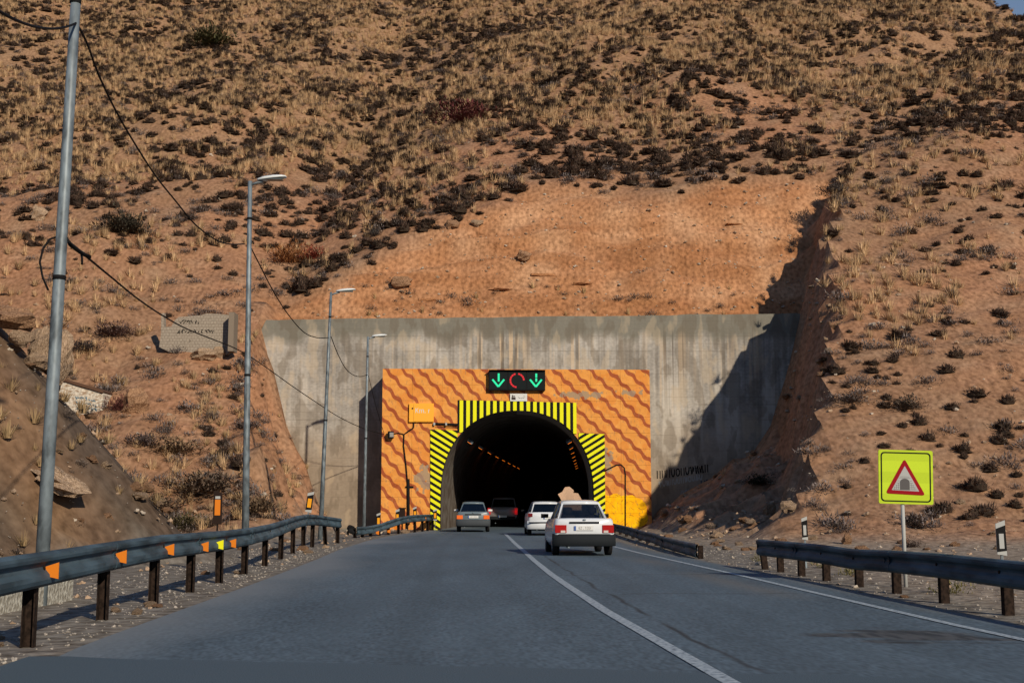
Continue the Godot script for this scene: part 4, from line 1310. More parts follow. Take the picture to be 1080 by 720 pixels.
func make_cars():
	var white := mat(srgb(0.58, 0.61, 0.64), 0.35, 0.0, {"clearcoat_enabled": true, "clearcoat": 0.6, "clearcoat_roughness": 0.1})
	var grey := mat(srgb(0.095, 0.135, 0.16), 0.4, 0.0, {"clearcoat_enabled": true, "clearcoat": 0.5})
	var darkp := mat(srgb(0.2, 0.195, 0.195), 0.4, 0.2)
	var glass := mat(Color(0.03, 0.04, 0.05, 0.62), 0.05, 0.0, {"transparency": BaseMaterial3D.TRANSPARENCY_ALPHA})
	var dglass := mat(Color(0.02, 0.03, 0.035, 0.86), 0.05, 0.0, {"transparency": BaseMaterial3D.TRANSPARENCY_ALPHA})
	var red := mat(srgb(0.32, 0.006, 0.006), 0.6)
	var dred := mat(srgb(0.12, 0.005, 0.008), 0.55)
	var amber := mat(srgb(0.75, 0.14, 0.02), 0.55)
	var clear := mat(srgb(0.5, 0.45, 0.42), 0.2)
	var bump := mat(srgb(0.014, 0.017, 0.02), 0.75)
	var bump2 := mat(srgb(0.05, 0.058, 0.066), 0.7)
	var sedan := [[0.0, 0.70, 0.42, 0.93, 0.1], [0.05, 0.77, 0.34, 0.955, 0.09], [0.25, 0.80, 0.28, 0.965, 0.08], [0.7, 0.802, 0.25, 0.965, 0.08], [1.6, 0.805, 0.22, 0.94], [2.6, 0.802, 0.22, 0.93], [3.3, 0.79, 0.24, 0.86], [3.8, 0.74, 0.3, 0.74], [3.94, 0.66, 0.36, 0.66]]
	var cab := [0.52, 0.955, 0.665, 0.98, 1.345, 0.50, 2.2, 1.365, 0.52, 2.85, 0.93, 0.68]
	make_car("sedan_car", "white sedan with dark bumper and red tail lamps following hatchback", "car", Vector3(1.885, 0, -32.4), 0.045, {
		"paint": white, "body": sedan, "cabin": cab, "glass": glass, "axles": [0.72, 3.07], "track": 0.70, "wheel_r": 0.275,
		"bumper": {"hw": 0.825, "y0": 0.25, "y1": 0.57, "mat": bump}, "lights": [[0.47, 0.765, 0.60, 0.80, red], [0.50, 0.62, 0.60, 0.66, clear, 0.018]],
		"plate_x": -0.02, "plate_y": 0.72, "handle": 0.865, "mirror": M.black, "digits": "62 . 133"})
	make_car("sedan_car", "grey sedan with orange tail lamps entering the tunnel mouth", "car", Vector3(-1.86, 0, -59.6), 0.03, {
		"paint": grey, "body": sedan, "cabin": cab, "glass": dglass, "axles": [0.72, 3.07], "track": 0.70, "wheel_r": 0.275,
		"bumper": {"hw": 0.82, "y0": 0.28, "y1": 0.60, "mat": bump2}, "lights": [[0.50, 0.78, 0.62, 0.80, amber]],
		"plate_x": 0.0, "plate_y": 0.72, "handle": 0.84, "mirror": M.white})
	var hatch := [[0.0, 0.68, 0.34, 0.93, 0.12], [0.06, 0.76, 0.28, 0.98, 0.1], [0.3, 0.815, 0.26, 0.99, 0.08], [0.8, 0.825, 0.24, 0.98, 0.08], [1.6, 0.825, 0.22, 0.95], [2.5, 0.82, 0.22, 0.94], [3.2, 0.79, 0.24, 0.86], [3.7, 0.72, 0.3, 0.7], [3.83, 0.6, 0.36, 0.62]]
	make_car("hatchback_car", "white rounded hatchback with small red lamps ahead of the sedan", "car", Vector3(1.47, 0, -52.8), 0.035, {
		"paint": white, "body": hatch, "cabin": [0.1, 0.98, 0.66, 0.42, 1.34, 0.53, 1.9, 1.37, 0.55, 2.75, 0.95, 0.7], "glass": dglass, "axles": [0.6, 3.04], "track": 0.71, "wheel_r": 0.285,
		"bumper": {"hw": 0.83, "y0": 0.27, "y1": 0.62, "mat": white, "strip": true}, "lights": [[0.60, 0.79, 0.80, 0.94, dred]],
		"plate_x": 0.12, "plate_y": 0.76, "mirror": M.black})
	# pickup with a lit tail deep in the tunnel mouth
	var lit := mat(Color(0.6, 0.01, 0.02), 0.3, 0.0, {"emission_enabled": true, "emission": Color(1.0, 0.05, 0.06), "emission_energy_multiplier": 0.15})
	var pk := [[0.0, 0.80, 0.5, 1.12, 0.04], [0.05, 0.85, 0.45, 1.14, 0.04], [0.4, 0.87, 0.42, 1.14, 0.04], [1.5, 0.87, 0.42, 1.14, 0.04], [2.6, 0.87, 0.4, 1.14, 0.05], [3.8, 0.87, 0.4, 1.12, 0.06], [4.6, 0.85, 0.42, 1.05, 0.06], [4.95, 0.78, 0.45, 0.9, 0.08]]
	var p := make_car("pickup_truck", "dark grey pickup truck with lit red tail lamps inside the tunnel", "pickup truck", Vector3(-0.55, 0, -72.5), -0.03, {
		"paint": darkp, "body": pk, "cabin": [1.55, 1.14, 0.74, 1.75, 1.62, 0.62, 2.9, 1.64, 0.62, 3.6, 1.12, 0.74], "glass": dglass, "axles": [1.0, 4.0], "track": 0.76, "wheel_r": 0.36,
		"bumper": {"hw": 0.86, "y0": 0.42, "y1": 0.62, "mat": bump}, "lights": [[0.70, 0.87, 0.72, 1.10, lit]],
		"plate_x": 0.0, "plate_y": 0.62, "plate_z": 0.08, "mirror": M.black})
	for sgn in [-1.0, 1.0]:
		var ol := OmniLight3D.new()
		ol.name = "tail_glow"
		ol.light_color = Color(1.0, 0.06, 0.06)
		ol.light_energy = 0.015
		ol.omni_range = 20.0
		ol.light_size = 0.1
		ol.shadow_enabled = true
		p.add_child(ol, true)
		ol.position = Vector3(sgn * 0.78, 0.9, 0.12)

# ---------------------------------------------------------------- ruins
func scribble(st, a: Vector3, ux: Vector3, uy: Vector3, n: int, step: float, size: float, r: float, seed_: int):
	var g := RandomNumberGenerator.new()
	g.seed = seed_
	for k in n:
		var pts := []
		for q in 3: pts.append(a + ux * (k * step + g.randf_range(0, size)) + uy * g.randf_range(0, size * 1.3))
		tube(st, pts, r, 4)
func make_ruins():
	var nb := noise(31, 3.0, 3)
	# block wall with writing, left of the concrete wall
	var base := on_hill(204, 371, 40.0)
	var d := -base.z
	var L := func(px, py): return at_depth(px, py, d)
	var wallm := mat(Color.WHITE, 0.95, 0.0, {"albedo_texture": tex(512, 256, func(x, y):
		var v: float = 0.56 + 0.06 * nb.get_noise_2d(x * 0.02, y * 0.02) + 0.03 * nb.get_noise_2d(x * 0.3, y * 0.3)
		var c := Color(v * 1.04, v * 0.97, v * 0.88)
		var row := int(y / 16)
		if y % 16 < 2 or (x + (row % 2) * 10) % 20 < 2: c = c.lerp(Color(0.36, 0.31, 0.26), 0.6)
		return c)})
	var t := thing("block_wall", "broken grey block wall with dark writing beside the concrete wall", "wall", base)
	var pl := PackedVector2Array()
	for p in [[168, 366], [170, 352], [170.3, 331], [172.8, 330], [173.2, 345], [181, 344.5], [184, 338.5], [188.5, 334.5], [196, 334], [212, 332.6], [218, 330.8], [230, 331.2], [244, 332.5], [246.3, 333], [246, 352], [243, 357], [247, 366], [240, 374], [225, 376], [210, 375], [190, 374], [178, 371]]:
		var q: Vector3 = L.call(p[0], p[1]) - base
		pl.append(Vector2(q.x, q.y))
	var st := st_new()
	prism(st, pl, 0.1, -0.3, Rect2(-2.2, -0.4, 4.4, 2.4))
	build(st, "wall", wallm, t)
	st = st_new()
	var u := (L.call(188, 338) as Vector3) - base
	scribble(st, Vector3(u.x, u.y - 0.22, 0.108), Vector3(1, 0, 0), Vector3(0, 1, 0), 8, 0.13, 0.2, 0.02, 4)
	u = (L.call(185, 347) as Vector3) - base
	scribble(st, Vector3(u.x, u.y - 0.25, 0.108), Vector3(1, -0.02, 0), Vector3(0, 1, 0), 16, 0.125, 0.2, 0.02, 9)
	build(st, "writing", M.black_soft, t)
	# buttress at its right end, throwing the dark wedge of shade
	st = st_new()
	var bq: Vector3 = (L.call(246.5, 345) as Vector3) - base
	box(st, Vector3(bq.x + 0.06, bq.y - 0.35, 0.45), Vector3(0.28, 2.0, 0.9))
	build(st, "buttress", wallm, t)
	# whitewashed block house corner, half sunk behind the near bank
	var b2 := on_hill(86, 438, 40.0)
	d = -b2.z
	t = thing("whitewashed_hut", "small whitewashed stone hut with blue writing behind the near bank", "hut", b2, 0.0)
	var wm := mat(Color.WHITE, 0.9, 0.0, {"albedo_texture": tex(256, 200, func(x, y):
		var v: float = 0.74 + 0.16 * nb.get_noise_2d(x * 0.03, y * 0.03) + 0.08 * nb.get_noise_2d(x * 0.2, y * 0.2)
		var c := Color(v, v * 0.955, v * 0.88)
		if nb.get_noise_2d(x * 0.012 + 50.0, y * 0.05) > 0.25: c = c.lerp(Color(0.5, 0.38, 0.28), 0.6)
		return c)})
	pl = PackedVector2Array()
	for p in [[50, 470], [58, 402], [60, 400.5], [69.5, 401.5], [80, 405], [95, 409], [103, 410], [108.5, 413.5], [108, 430], [109, 470]]:
		var q: Vector3 = at_depth(p[0], p[1], d) - b2
		pl.append(Vector2(q.x, q.y))
	st = st_new(); prism(st, pl, 0.0, -1.6, Rect2(-2.0, -1.4, 3.5, 3.4)); build(st, "wall", wm, t)
	var rl := PackedVector2Array()
	for p in [[58, 401], [60, 398.6], [70, 400], [82, 403.6], [96, 407.6], [104, 409.4], [109.5, 413.2], [108.5, 414.5], [95, 410.2], [80, 406], [70, 402.4]]:
		var q: Vector3 = at_depth(p[0], p[1], d) - b2
		rl.append(Vector2(q.x, q.y))
	st = st_new(); prism(st, rl, 0.1, -1.7); build(st, "roof_edge", mat(srgb(0.1, 0.055, 0.035), 0.9), t)
	st = st_new()
	for row in [[78, 418], [79, 423.5], [80, 428.5]]:
		var a: Vector3 = at_depth(row[0], row[1] + 3.0, d) - b2
		scribble(st, Vector3(a.x, a.y, 0.006), Vector3(1, -0.12, 0), Vector3(0, 1, 0), 9, 0.11, 0.13, 0.024, int(row[1]))
	build(st, "writing", mat(srgb(0.12, 0.2, 0.26), 0.8), t)
	# pale plinth behind the near rail
	st = st_new()
	var pn := seamless(33, 0.05, 256, [[0.2, Color(0.66, 0.64, 0.6)], [0.5, Color(0.8, 0.79, 0.76)], [0.8, Color(0.95, 0.95, 0.92)]], 5)
	var pm := mat(srgb(0.62, 0.61, 0.57), 0.95, 0.0, {"albedo_texture": pn, "uv1_triplanar": true, "uv1_world_triplanar": true, "uv1_scale": Vector3(0.9, 0.9, 0.9), "heightmap_enabled": true, "heightmap_texture": pn, "heightmap_scale": 3.0})
	var e0 := on_ground(-90, 672, -0.05); var e1 := on_ground(76, 634.5, -0.05)
	var dir := (e1 - e0); dir.y = 0.0
	var nrm := Vector3(dir.z, 0, -dir.x).normalized()
	if nrm.x > 0: nrm = -nrm
	var tp := thing("concrete_plinth", "rough pale concrete plinth behind the near guard rail posts", "plinth", Vector3(e1.x, -0.3, e1.z))
	var q8 := []
	for i in 8:
		var p := (e0 if i & 1 else e1) - tp.position + nrm * (0.9 if i & 4 else 0.0)
		p.y = (0.75 if i & 2 else -0.2)
		q8.append(p)
	hexa(st, q8)
	build(st, "block", pm, tp)

# ---------------------------------------------------------------- rocks
func rock_mesh(seed_: int, flat_: float, detail := 2) -> ArrayMesh:
	var nz := noise(seed_, 0.55, 3)
	var cell := noise(seed_ + 7, 0.8, 1, FastNoiseLite.TYPE_CELLULAR)
	cell.cellular_return_type = FastNoiseLite.RETURN_CELL_VALUE
	var dirs := []
	var st := st_new()
	var nu := 5 + detail * 3
	var nv := 4 + detail * 2
	var rings := []
	for j in range(1, nv):
		var th := PI * j / nv
		var ring := []
		for i in nu:
			var a := TAU * i / nu
			var v := Vector3(sin(th) * cos(a), cos(th), sin(th) * sin(a))
			var r := 0.5 * (1.0 + 0.55 * nz.get_noise_3dv(v * 2.2) + 0.16 * cell.get_noise_3dv(v * 2.0))
			ring.append(Vector3(v.x * r, v.y * r * flat_, v.z * r))
		rings.append(ring)
	loft(st, rings, true, true)
	return done(st)
func make_rocks():
	var meshes := []
	for k in 6: meshes.append(rock_mesh(200 + k * 13, [0.7, 0.55, 0.85, 0.5, 0.75, 0.62][k]))
	var g := RandomNumberGenerator.new()
	g.seed = 9
	# [px, py of the middle, width px, height px, label, from depth, pale]
	var named := [
		[40, 226, 17, 14, "round grey boulder on the slope beside the plinth street light", 50, 1],
		[14, 333, 46, 20, "long dark slab of rock topping the near bank", 24, 0, 29.0],
		[22, 355, 24, 17, "blocky boulder jutting from the near bank under the slab", 24, 1, 29.0],
		[60, 374, 34, 44, "large pale boulder perched above the whitewashed hut", 26, 1, 30.6],
		[42, 364, 26, 40, "pale cracked boulder touching the plinth street light", 26, 1, 30.2],
		[36, 380, 22, 12, "flat pale stone wedged under the large boulders", 26, 1, 29.4],
		[142, 424, 26, 22, "smooth tan boulder right of the whitewashed hut", 36, 0],
		[214, 375, 26, 10, "flat pale stone fallen below the block wall", 40, 1],
		[229, 373, 14, 10, "broken stone at the foot of the block wall's buttress", 40, 1],
		[832, 534, 15, 11, "pale boulder at the foot of the shaded cut", 36, 1],
		[812, 536, 12, 9, "small boulder beside the pale one at the shaded cut", 36, 1],
		[552, 272, 16, 9, "tan boulder stuck alone in the orange cut face", 60, 0],
		[478, 237, 14, 10, "boulder on the upper left lip of the orange cut", 60, 0],
		[503, 235, 12, 8, "paler boulder beside the one on the cut's lip", 60, 1],
		[422, 298, 22, 8, "low flat ledge stone in the orange cut face", 60, 0],
		[893, 570, 10, 10, "orange stone on the verge at the foot of the hill", 34, 0],
		[977, 619, 12, 8, "grey stone lying on gravel beside the sign post", 14, 1],
		[1068, 631, 18, 9, "pale flat stone on gravel past the yellow sign", 12, 1],
		[62, 515, 58, 16, "long broken slab lying on the near bank", 20, 1]]
	for q in named:
		var hit := on_hill(q[0], q[1] + q[3] * 0.4, q[5])
		if q[5] < 20: hit = on_ground(q[0], q[1] + q[3] * 0.4, -0.1)
		if q.size() > 7: hit = at_depth(q[0], q[1] + q[3] * 0.4, q[7])
		var dd := -hit.z
		var w: float = q[2] * dd / F
		var h: float = q[3] * dd / F
		var o := put(meshes[g.randi() % 6], "boulder", M.rock_pale if q[6] else M.rock)
		tag(o, q[4], "rock")
		var fl := 0.62
		o.position = hit + Vector3(0, h * 0.28, 0)
		o.scale = Vector3(w * 1.05, h * 1.25 / fl, w * 0.9)
		o.rotation.y = g.randf() * 0.8 - 0.4
		if q[0] == 62 and q[1] == 515: o.rotation = Vector3(0, 0, -0.45)
		if q[0] == 14: o.rotation = Vector3(0, 0, -0.2)
	for q in [[572, 290, 52, ""], [612, 301, 44, ""], [528, 306, 40, ""], [452, 318, 46, ""], [775, 238, 34, ""], [680, 262, 38, ""]]:
		var hit := on_hill(q[0], q[1], 66.0)
		var o := put(meshes[int(q[0]) % 6], "earth_ledge", M.cut_earth)
		o.position = hit + Vector3(0, -0.04, -0.16)
		o.scale = Vector3(q[2] * -hit.z / F * 0.6, 0.26, 0.8)
		o.rotation = Vector3(0, 0, g.randf_range(-0.07, 0.05))
		tag(o, "thin ledge of hard earth standing out of the orange cut face", "ledge", "ledges in the orange cut")
	# loose stones on the slopes: the largest as things of their own
	var spots := []
	var k := 0
	while k < 5200:
		var d := 8.0 + 92.0 * pow(g.randf(), 1.3)
		var x := g.randf_range(-0.47, 0.47) * d
		k += 1
		var l := lut(B_LEFT, d) - 0.3
		var r := lut(B_RIGHT, d) + 0.9
		if d < 67 and x > l and x < r: continue
		if d > 64.5 and d < 68.3 and x > -14 and x < 16.5: continue
		var sz := 0.05 + 0.30 * pow(g.randf(), 5.0)
		if d < 34: sz *= 0.45
		if d > 66 and g.randf() < 0.35: continue
		spots.append([sz / d, x, d, sz])
	for q in 1700:
		var d := g.randf_range(69.2, 78.0)
		var x := g.randf_range(-13.0, 18.0)
		if bare(x, d) > 0.5: spots.append([0.0, x, d, 0.05 + 0.2 * pow(g.randf(), 4.0)])
	for q in 3600:
		# fine gravel on both verges
		var d := g.randf_range(9.0, 40.0)
		var x := table(T_LEFT, d) - 0.15 - 2.6 * g.randf() if g.randf() < 0.55 else table(T_RIGHT, d) + 0.85 + 4.0 * g.randf()
		spots.append([0.0, x, d, 0.015 + 0.04 * pow(g.randf(), 2.5)])
	for q in 900:
		var d := g.randf_range(22.0, 33.0)
		var x := g.randf_range(-14.0, -8.0)
		if H(x, d) > 0.2: 
			var sz := 0.03 + 0.34 * pow(g.randf(), 7.0)
			spots.append([sz / d, x, d, sz])
	for q in 900:
		var d := g.randf_range(45.0, 67.0)
		var x := g.randf_range(7.2, 17.0) if g.randf() < 0.7 else g.randf_range(-14.0, -9.3)
		var sz := 0.06 + 0.38 * pow(g.randf(), 4.0)
		if bare(x, d) > 0.2: spots.append([sz / d, x, d, sz])
	spots.sort_custom(func(a, b): return a[0] > b[0])
	var mm := MultiMesh.new()
	mm.transform_format = MultiMesh.TRANSFORM_3D
	mm.use_colors = true
	mm.mesh = rock_mesh(333, 0.65, 0)
	var single := 220
	mm.instance_count = spots.size() - single
	for i in spots.size():
		var s = spots[i]
		var p := Vector3(s[1], H(s[1], s[2]) + s[3] * 0.12, -s[2])
		if i < single:
			var o := put(meshes[i % 6], "loose_stone", M.rock_pale if g.randf() < 0.5 else M.rock)
			tag(o, "loose angular stone lying on the dry earth slope", "stone", "loose stones on the slopes")
			o.position = p
			o.scale = Vector3(s[3] * 1.2, s[3], s[3])
			o.rotation = Vector3(g.randf() * 0.5, g.randf() * TAU, 0)
		else:
			var b := Basis.from_euler(Vector3(g.randf() * 0.6, g.randf() * TAU, g.randf() * 0.6)).scaled(Vector3.ONE * s[3])
			mm.set_instance_transform(i - single, Transform3D(b, p))
			var v := g.randf_range(0.75, 1.25)
			var pale := g.randf() < 0.3
			var pc := Color(0.42 * v, 0.36 * v, 0.29 * v) if pale else Color(0.33 * v, 0.235 * v, 0.16 * v)
			if s[3] < 0.056 and s[2] < 40.0: pc = Color(0.3 * v, 0.27 * v, 0.235 * v)
			mm.set_instance_color(i - single, pc)
	var mi := MultiMeshInstance3D.new()
	mi.multimesh = mm
	mi.material_override = M.pebble
	mi.name = numbered("gravel")
	add_child(mi)
	tag(mi, "small loose gravel scattered over slopes and verges", "gravel", "", "stuff")

# ---------------------------------------------------------------- plants
func blade(st, p: Vector3, dir: Vector3, w: float, c: Color, bend := 0.0):
	var s := dir.cross(Vector3.UP)
	if s.length() < 0.01: s = Vector3.RIGHT
	s = s.normalized() * w
	st.set_color(c)
	st.add_vertex(p - s); st.add_vertex(p + dir + Vector3(0, -bend, 0)); st.add_vertex(p + s)
func cushion_mesh(seed_: int, n: int, dark: Vector3, tip: Vector3) -> ArrayMesh:
	# low thorny cushion: short stiff twigs all over a flattened uneven dome, on a dense dark heart
	var g := RandomNumberGenerator.new()
	g.seed = seed_
	var nz := noise(seed_, 0.9, 2)
	var st := st_new()
	var rings := []
	for j in 4:
		var th := PI * 0.5 * j / 3.3
		var ring := []
		for i in 9:
			var a := TAU * i / 9.0
			var v := Vector3(cos(th) * cos(a), sin(th), cos(th) * sin(a))
			var r := 0.33 * (1.0 + 0.7 * nz.get_noise_3dv(v * 1.5))
			ring.append(Vector3(v.x * r, v.y * r * 0.85 - 0.06, v.z * r))
		rings.append(ring)
	st.set_color(Color(dark.x, dark.y, dark.z))
	loft(st, rings, true, true)
	for i in n:
		var a := g.randf() * TAU
		var th := asin(g.randf())
		var v := Vector3(cos(th) * cos(a), sin(th), cos(th) * sin(a))
		var r := 0.33 * (1.0 + 0.7 * nz.get_noise_3dv(v * 1.5)) * g.randf_range(0.85, 1.15)
		var c := dark.lerp(tip, pow(g.randf(), 1.5))
		var dir := (v + Vector3(g.randf_range(-0.5, 0.5), g.randf_range(-0.1, 0.6), g.randf_range(-0.5, 0.5))).normalized() * g.randf_range(0.1, 0.2)
		blade(st, Vector3(v.x * r, v.y * r * 0.85 - 0.03, v.z * r), dir, g.randf_range(0.015, 0.035), Color(c.x, c.y, c.z))
	return done(st)
func twig_mesh(seed_: int, n: int, c0: Vector3, c1: Vector3, up: float, w: float, spray := 0.12) -> ArrayMesh:
	# open bush: stems from the base and fine sprays filling a lumpy dome, thinner towards the inside
	var g := RandomNumberGenerator.new()
	g.seed = seed_
	var nz := noise(seed_, 0.8, 2)
	var st := st_new()
	for i in maxi(8, n / 6):
		var a := g.randf() * TAU
		var lean := g.randf_range(0.1, 1.2)
		var dir := Vector3(cos(a) * sin(lean), cos(lean) * up, sin(a) * sin(lean))
		blade(st, Vector3(cos(a), -0.05, sin(a)) * g.randf() * 0.12, dir * g.randf_range(0.3, 0.48), w, Color(c0.x, c0.y, c0.z))
	for i in n * 5:
		var a := g.randf() * TAU
		var th := asin(g.randf())
		var v := Vector3(cos(th) * cos(a), sin(th), cos(th) * sin(a))
		var r := 0.47 * (1.0 + 0.75 * nz.get_noise_3dv(v * 1.7)) * pow(g.randf(), 0.45)
		var d2 := (v * 0.8 + Vector3(g.randf_range(-0.8, 0.8), g.randf_range(-0.3, 0.9), g.randf_range(-0.8, 0.8))).normalized() * g.randf_range(0.5, 1.3) * spray
		var c := c0.lerp(c1, g.randf())
		blade(st, Vector3(v.x * r, v.y * r * up - 0.02, v.z * r), d2, w * g.randf_range(0.8, 1.5), Color(c.x, c.y, c.z))
	return done(st)
func grass_mesh(seed_: int, n: int) -> ArrayMesh:
	var g := RandomNumberGenerator.new()
	g.seed = seed_
	var st := st_new()
	for i in n:
		var a := g.randf() * TAU
		var lean := pow(g.randf(), 0.8) * 0.85
		var dir := Vector3(cos(a) * sin(lean), cos(lean), sin(a) * sin(lean)) * g.randf_range(0.5, 1.05)
		var v := g.randf_range(0.6, 1.2)
		var p := Vector3(cos(a), -0.03, sin(a)) * g.randf() * 0.2
		p.y = -0.05
		blade(st, p, dir, 0.034, Color(v, v, v), 0.1 * lean)
	return done(st)
func scatter(list: Array, meshes: Array, singles: int, called, label, category, group, stuff_name, stuff_label):
	# list entries: [x, d, size, squash, tint Color]; the largest in view become things, the rest one mass
	list.sort_custom(func(a, b): return a[2] / a[1] > b[2] / b[1])
	var g := RandomNumberGenerator.new()
	g.seed = list.size()
	var rest := []
	for i in list.size():
		var s = list[i]
		var b := Basis(Vector3.UP, g.randf() * TAU).scaled(Vector3(s[2] * g.randf_range(0.85, 1.25), s[2] * s[3], s[2]))
		var tr := Transform3D(b, Vector3(s[0], H(s[0], s[1]) - 0.02 * s[2], -s[1]))
		if i < singles:
			var o := put(meshes[i % meshes.size()], called, M.plant)
			o.transform = tr
			tag(o, label, category, group)
		else: rest.append([tr, s[4]])
	for k in meshes.size():
		var mm := MultiMesh.new()
		mm.transform_format = MultiMesh.TRANSFORM_3D
		mm.use_colors = true
		mm.mesh = meshes[k]
		var mine := []
		for i in range(k, rest.size(), meshes.size()): mine.append(rest[i])
		mm.instance_count = mine.size()
		for i in mine.size():
			mm.set_instance_transform(i, mine[i][0])
			mm.set_instance_color(i, mine[i][1])
		var mi := MultiMeshInstance3D.new()
		mi.multimesh = mm
		mi.material_override = M.plant
		mi.name = numbered(stuff_name)
		add_child(mi)
		tag(mi, stuff_label, category, "", "stuff")
func make_plants():
	var g := RandomNumberGenerator.new()
	g.seed = 2024
	var clump := noise(301, 0.09, 3); var clump2 := noise(302, 0.16, 2); var grassn := noise(303, 0.05, 3)
	var dark := []; var grey := []; var grass := []
	for k in 66000:
		var d := sqrt(lerpf(40.0 * 40.0, 175.0 * 175.0, g.randf()))
		var x := g.randf_range(-0.445, 0.445) * d
		if d < 68.2 and x > -14.0 and x < 16.6 and (d > 44.0): 
			if x > -9.5 and x < 8.0: continue
		if d > 66.0 and d < 68.4 and x > -14.2 and x < 16.6: continue
		if H(x, d) < 0.35: continue
		var br := bare(x, d)
		if d < 67.5: br *= 0.4 if x > 0.0 else 0.25
		if br > 0.3:
			if g.randf() > 0.015: continue
			if d > 70.0 and g.randf() > 0.3: continue
		var hill := smooth(62.0, 92.0, d)
		var lowleft := smooth(-12.0, -20.0, x) * (1.0 - smooth(80.0, 100.0, d))
		var c := clump.get_noise_2d(x, d)
		var c2 := clump2.get_noise_2d(x, d)
		# a belt of shrubs hugging the lip of the cut
		var belt := 0.0
		if d > 68.0 and d < 92.0 and x > -16 and x < 20 and bare(x, d - 4.5) > 0.5: belt = 1.0
		var pick := g.randf()
		var v := g.randf_range(0.8, 1.25)
		if pick < 0.36:
			var p: float = clampf(lerpf(0.10, 0.88, hill) + c * lerpf(0.7, 1.5, hill) + belt * 0.6 - lowleft * 0.25, 0.03, 1.0)
			if g.randf() < p: dark.append([x, d, (0.42 + lerpf(0.7, 1.15, hill) * pow(g.randf(), 1.8)) * (1.0 + 0.3 * belt), g.randf_range(0.7, 1.15), Color(v, v, v)])
		elif pick < 0.56:
			var p: float = clampf(lerpf(0.45, 0.55, hill) + c2 * 1.4 + belt * 0.5, 0.05, 1.0)
			if g.randf() < p: grey.append([x, d, 0.4 + 1.0 * pow(g.randf(), 2.0), g.randf_range(0.65, 1.0), Color(v, v, v)])
		else:
			var gn := grassn.get_noise_2d(x, d) + 0.25 * clump2.get_noise_2d(x * 2.0, d * 2.0)
			var p: float = clampf(lerpf(0.10, 0.95, smooth(70.0, 110.0, d)) + gn * 1.6 - lowleft * 0.2, 0.0, 1.0)
			if g.randf() < p: grass.append([x, d, g.randf_range(0.35, 0.85), 1.0, Color(0.53 * v, 0.355 * v, 0.2 * v)])
	for k in 15000:
		# the upper slope is thick with straw
		var d := sqrt(lerpf(88.0 * 88.0, 175.0 * 175.0, g.randf()))
		var x := g.randf_range(-0.445, 0.445) * d
		var gn := grassn.get_noise_2d(x, d)
		if g.randf() < 0.45 + gn * 1.8 and bare(x, d) < 0.3:
			var v := g.randf_range(0.8, 1.25)
			grass.append([x, d, g.randf_range(0.4, 0.95), 1.0, Color(0.56 * v, 0.375 * v, 0.21 * v)])
	for k in 620:
		# dry brush filling the hollow below the block wall and the hut
		var d := g.randf_range(41.0, 63.0)
		var x := g.randf_range(-0.42, -0.18) * d
		if H(x, d) < 0.15 or H(x, d) > 9.0: continue
		var v := g.randf_range(0.8, 1.25)
		var near := clump2.get_noise_2d(x * 1.6, d * 1.6)
		if near < -0.05: continue
		if g.randf() < 0.45: grey.append([x, d, 0.5 + 1.1 * pow(g.randf(), 1.5), g.randf_range(0.6, 1.0), Color(v, v * 0.93, v * 0.82)])
		else: grass.append([x, d, g.randf_range(0.35, 0.8), 1.0, Color(0.46 * v, 0.31 * v, 0.175 * v)])
	for k in 150:
		# weeds holding on beside the wall's broken left end
		var d := g.randf_range(47.0, 66.0)
		var x := g.randf_range(-15.0, -9.3)
		if H(x, d) < 0.2: continue
		var v := g.randf_range(0.8, 1.2)
		if g.randf() < 0.5: grey.append([x, d, g.randf_range(0.3, 0.9), 0.8, Color(v, v * 0.93, v * 0.82)])
		else: grass.append([x, d, g.randf_range(0.25, 0.6), 1.0, Color(0.5 * v, 0.34 * v, 0.18 * v)])
	for k in 46:
		# small bushes on the bench behind the wall's top edge
		var d := g.randf_range(69.4, 70.9)
		var x := g.randf_range(-12.0, 14.5)
		var v := g.randf_range(0.8, 1.2)
		if g.randf() < 0.7: grey.append([x, d, g.randf_range(0.3, 0.95), 0.9, Color(v, v * 0.92, v * 0.82)])
		else: grass.append([x, d, g.randf_range(0.3, 0.6), 1.0, Color(0.5 * v, 0.34 * v, 0.17 * v)])
	for k in 150:
		# tufts on the near bank
		var d := g.randf_range(23.0, 33.0)
		var x := g.randf_range(-13.5, -8.4)
		if H(x, d) < 0.3: continue
		var v := g.randf_range(0.7, 1.2)
		if g.randf() < 0.35: grey.append([x, d, g.randf_range(0.2, 0.5), 0.8, Color(v, v * 0.95, v * 0.85)])
		else: grass.append([x, d, g.randf_range(0.2, 0.5), 1.0, Color(0.4 * v, 0.28 * v, 0.15 * v)])
	var cm := []
	for k in 4: cm.append(cushion_mesh(400 + k, 230, Vector3(0.042, 0.028, 0.023), Vector3(0.155, 0.102, 0.076)))
	var tm := []
	for k in 3: tm.append(twig_mesh(500 + k, 40, Vector3(0.07, 0.056, 0.053), Vector3(0.25, 0.21, 0.195), 0.85, 0.016, 0.15))
	var gm := []
	for k in 3: gm.append(grass_mesh(600 + k, 46))
	scatter(dark, cm, 290, "cushion_shrub", "low dark brown thorny cushion shrub on the dry hillside", "shrub", "dark cushion shrubs on the hillside", "dark_shrubs", "countless small dark cushion shrubs covering the far hillside")
	scatter(grey, tm, 290, "twiggy_shrub", "grey brown leafless twiggy shrub on the dry hillside", "shrub", "grey twiggy shrubs on the hillside", "grey_shrubs", "countless small grey twiggy shrubs covering the far hillside")
	scatter(grass, gm, 0, "", "", "grass", "", "dry_grass", "straw coloured dry grass tufts covering the hillside")
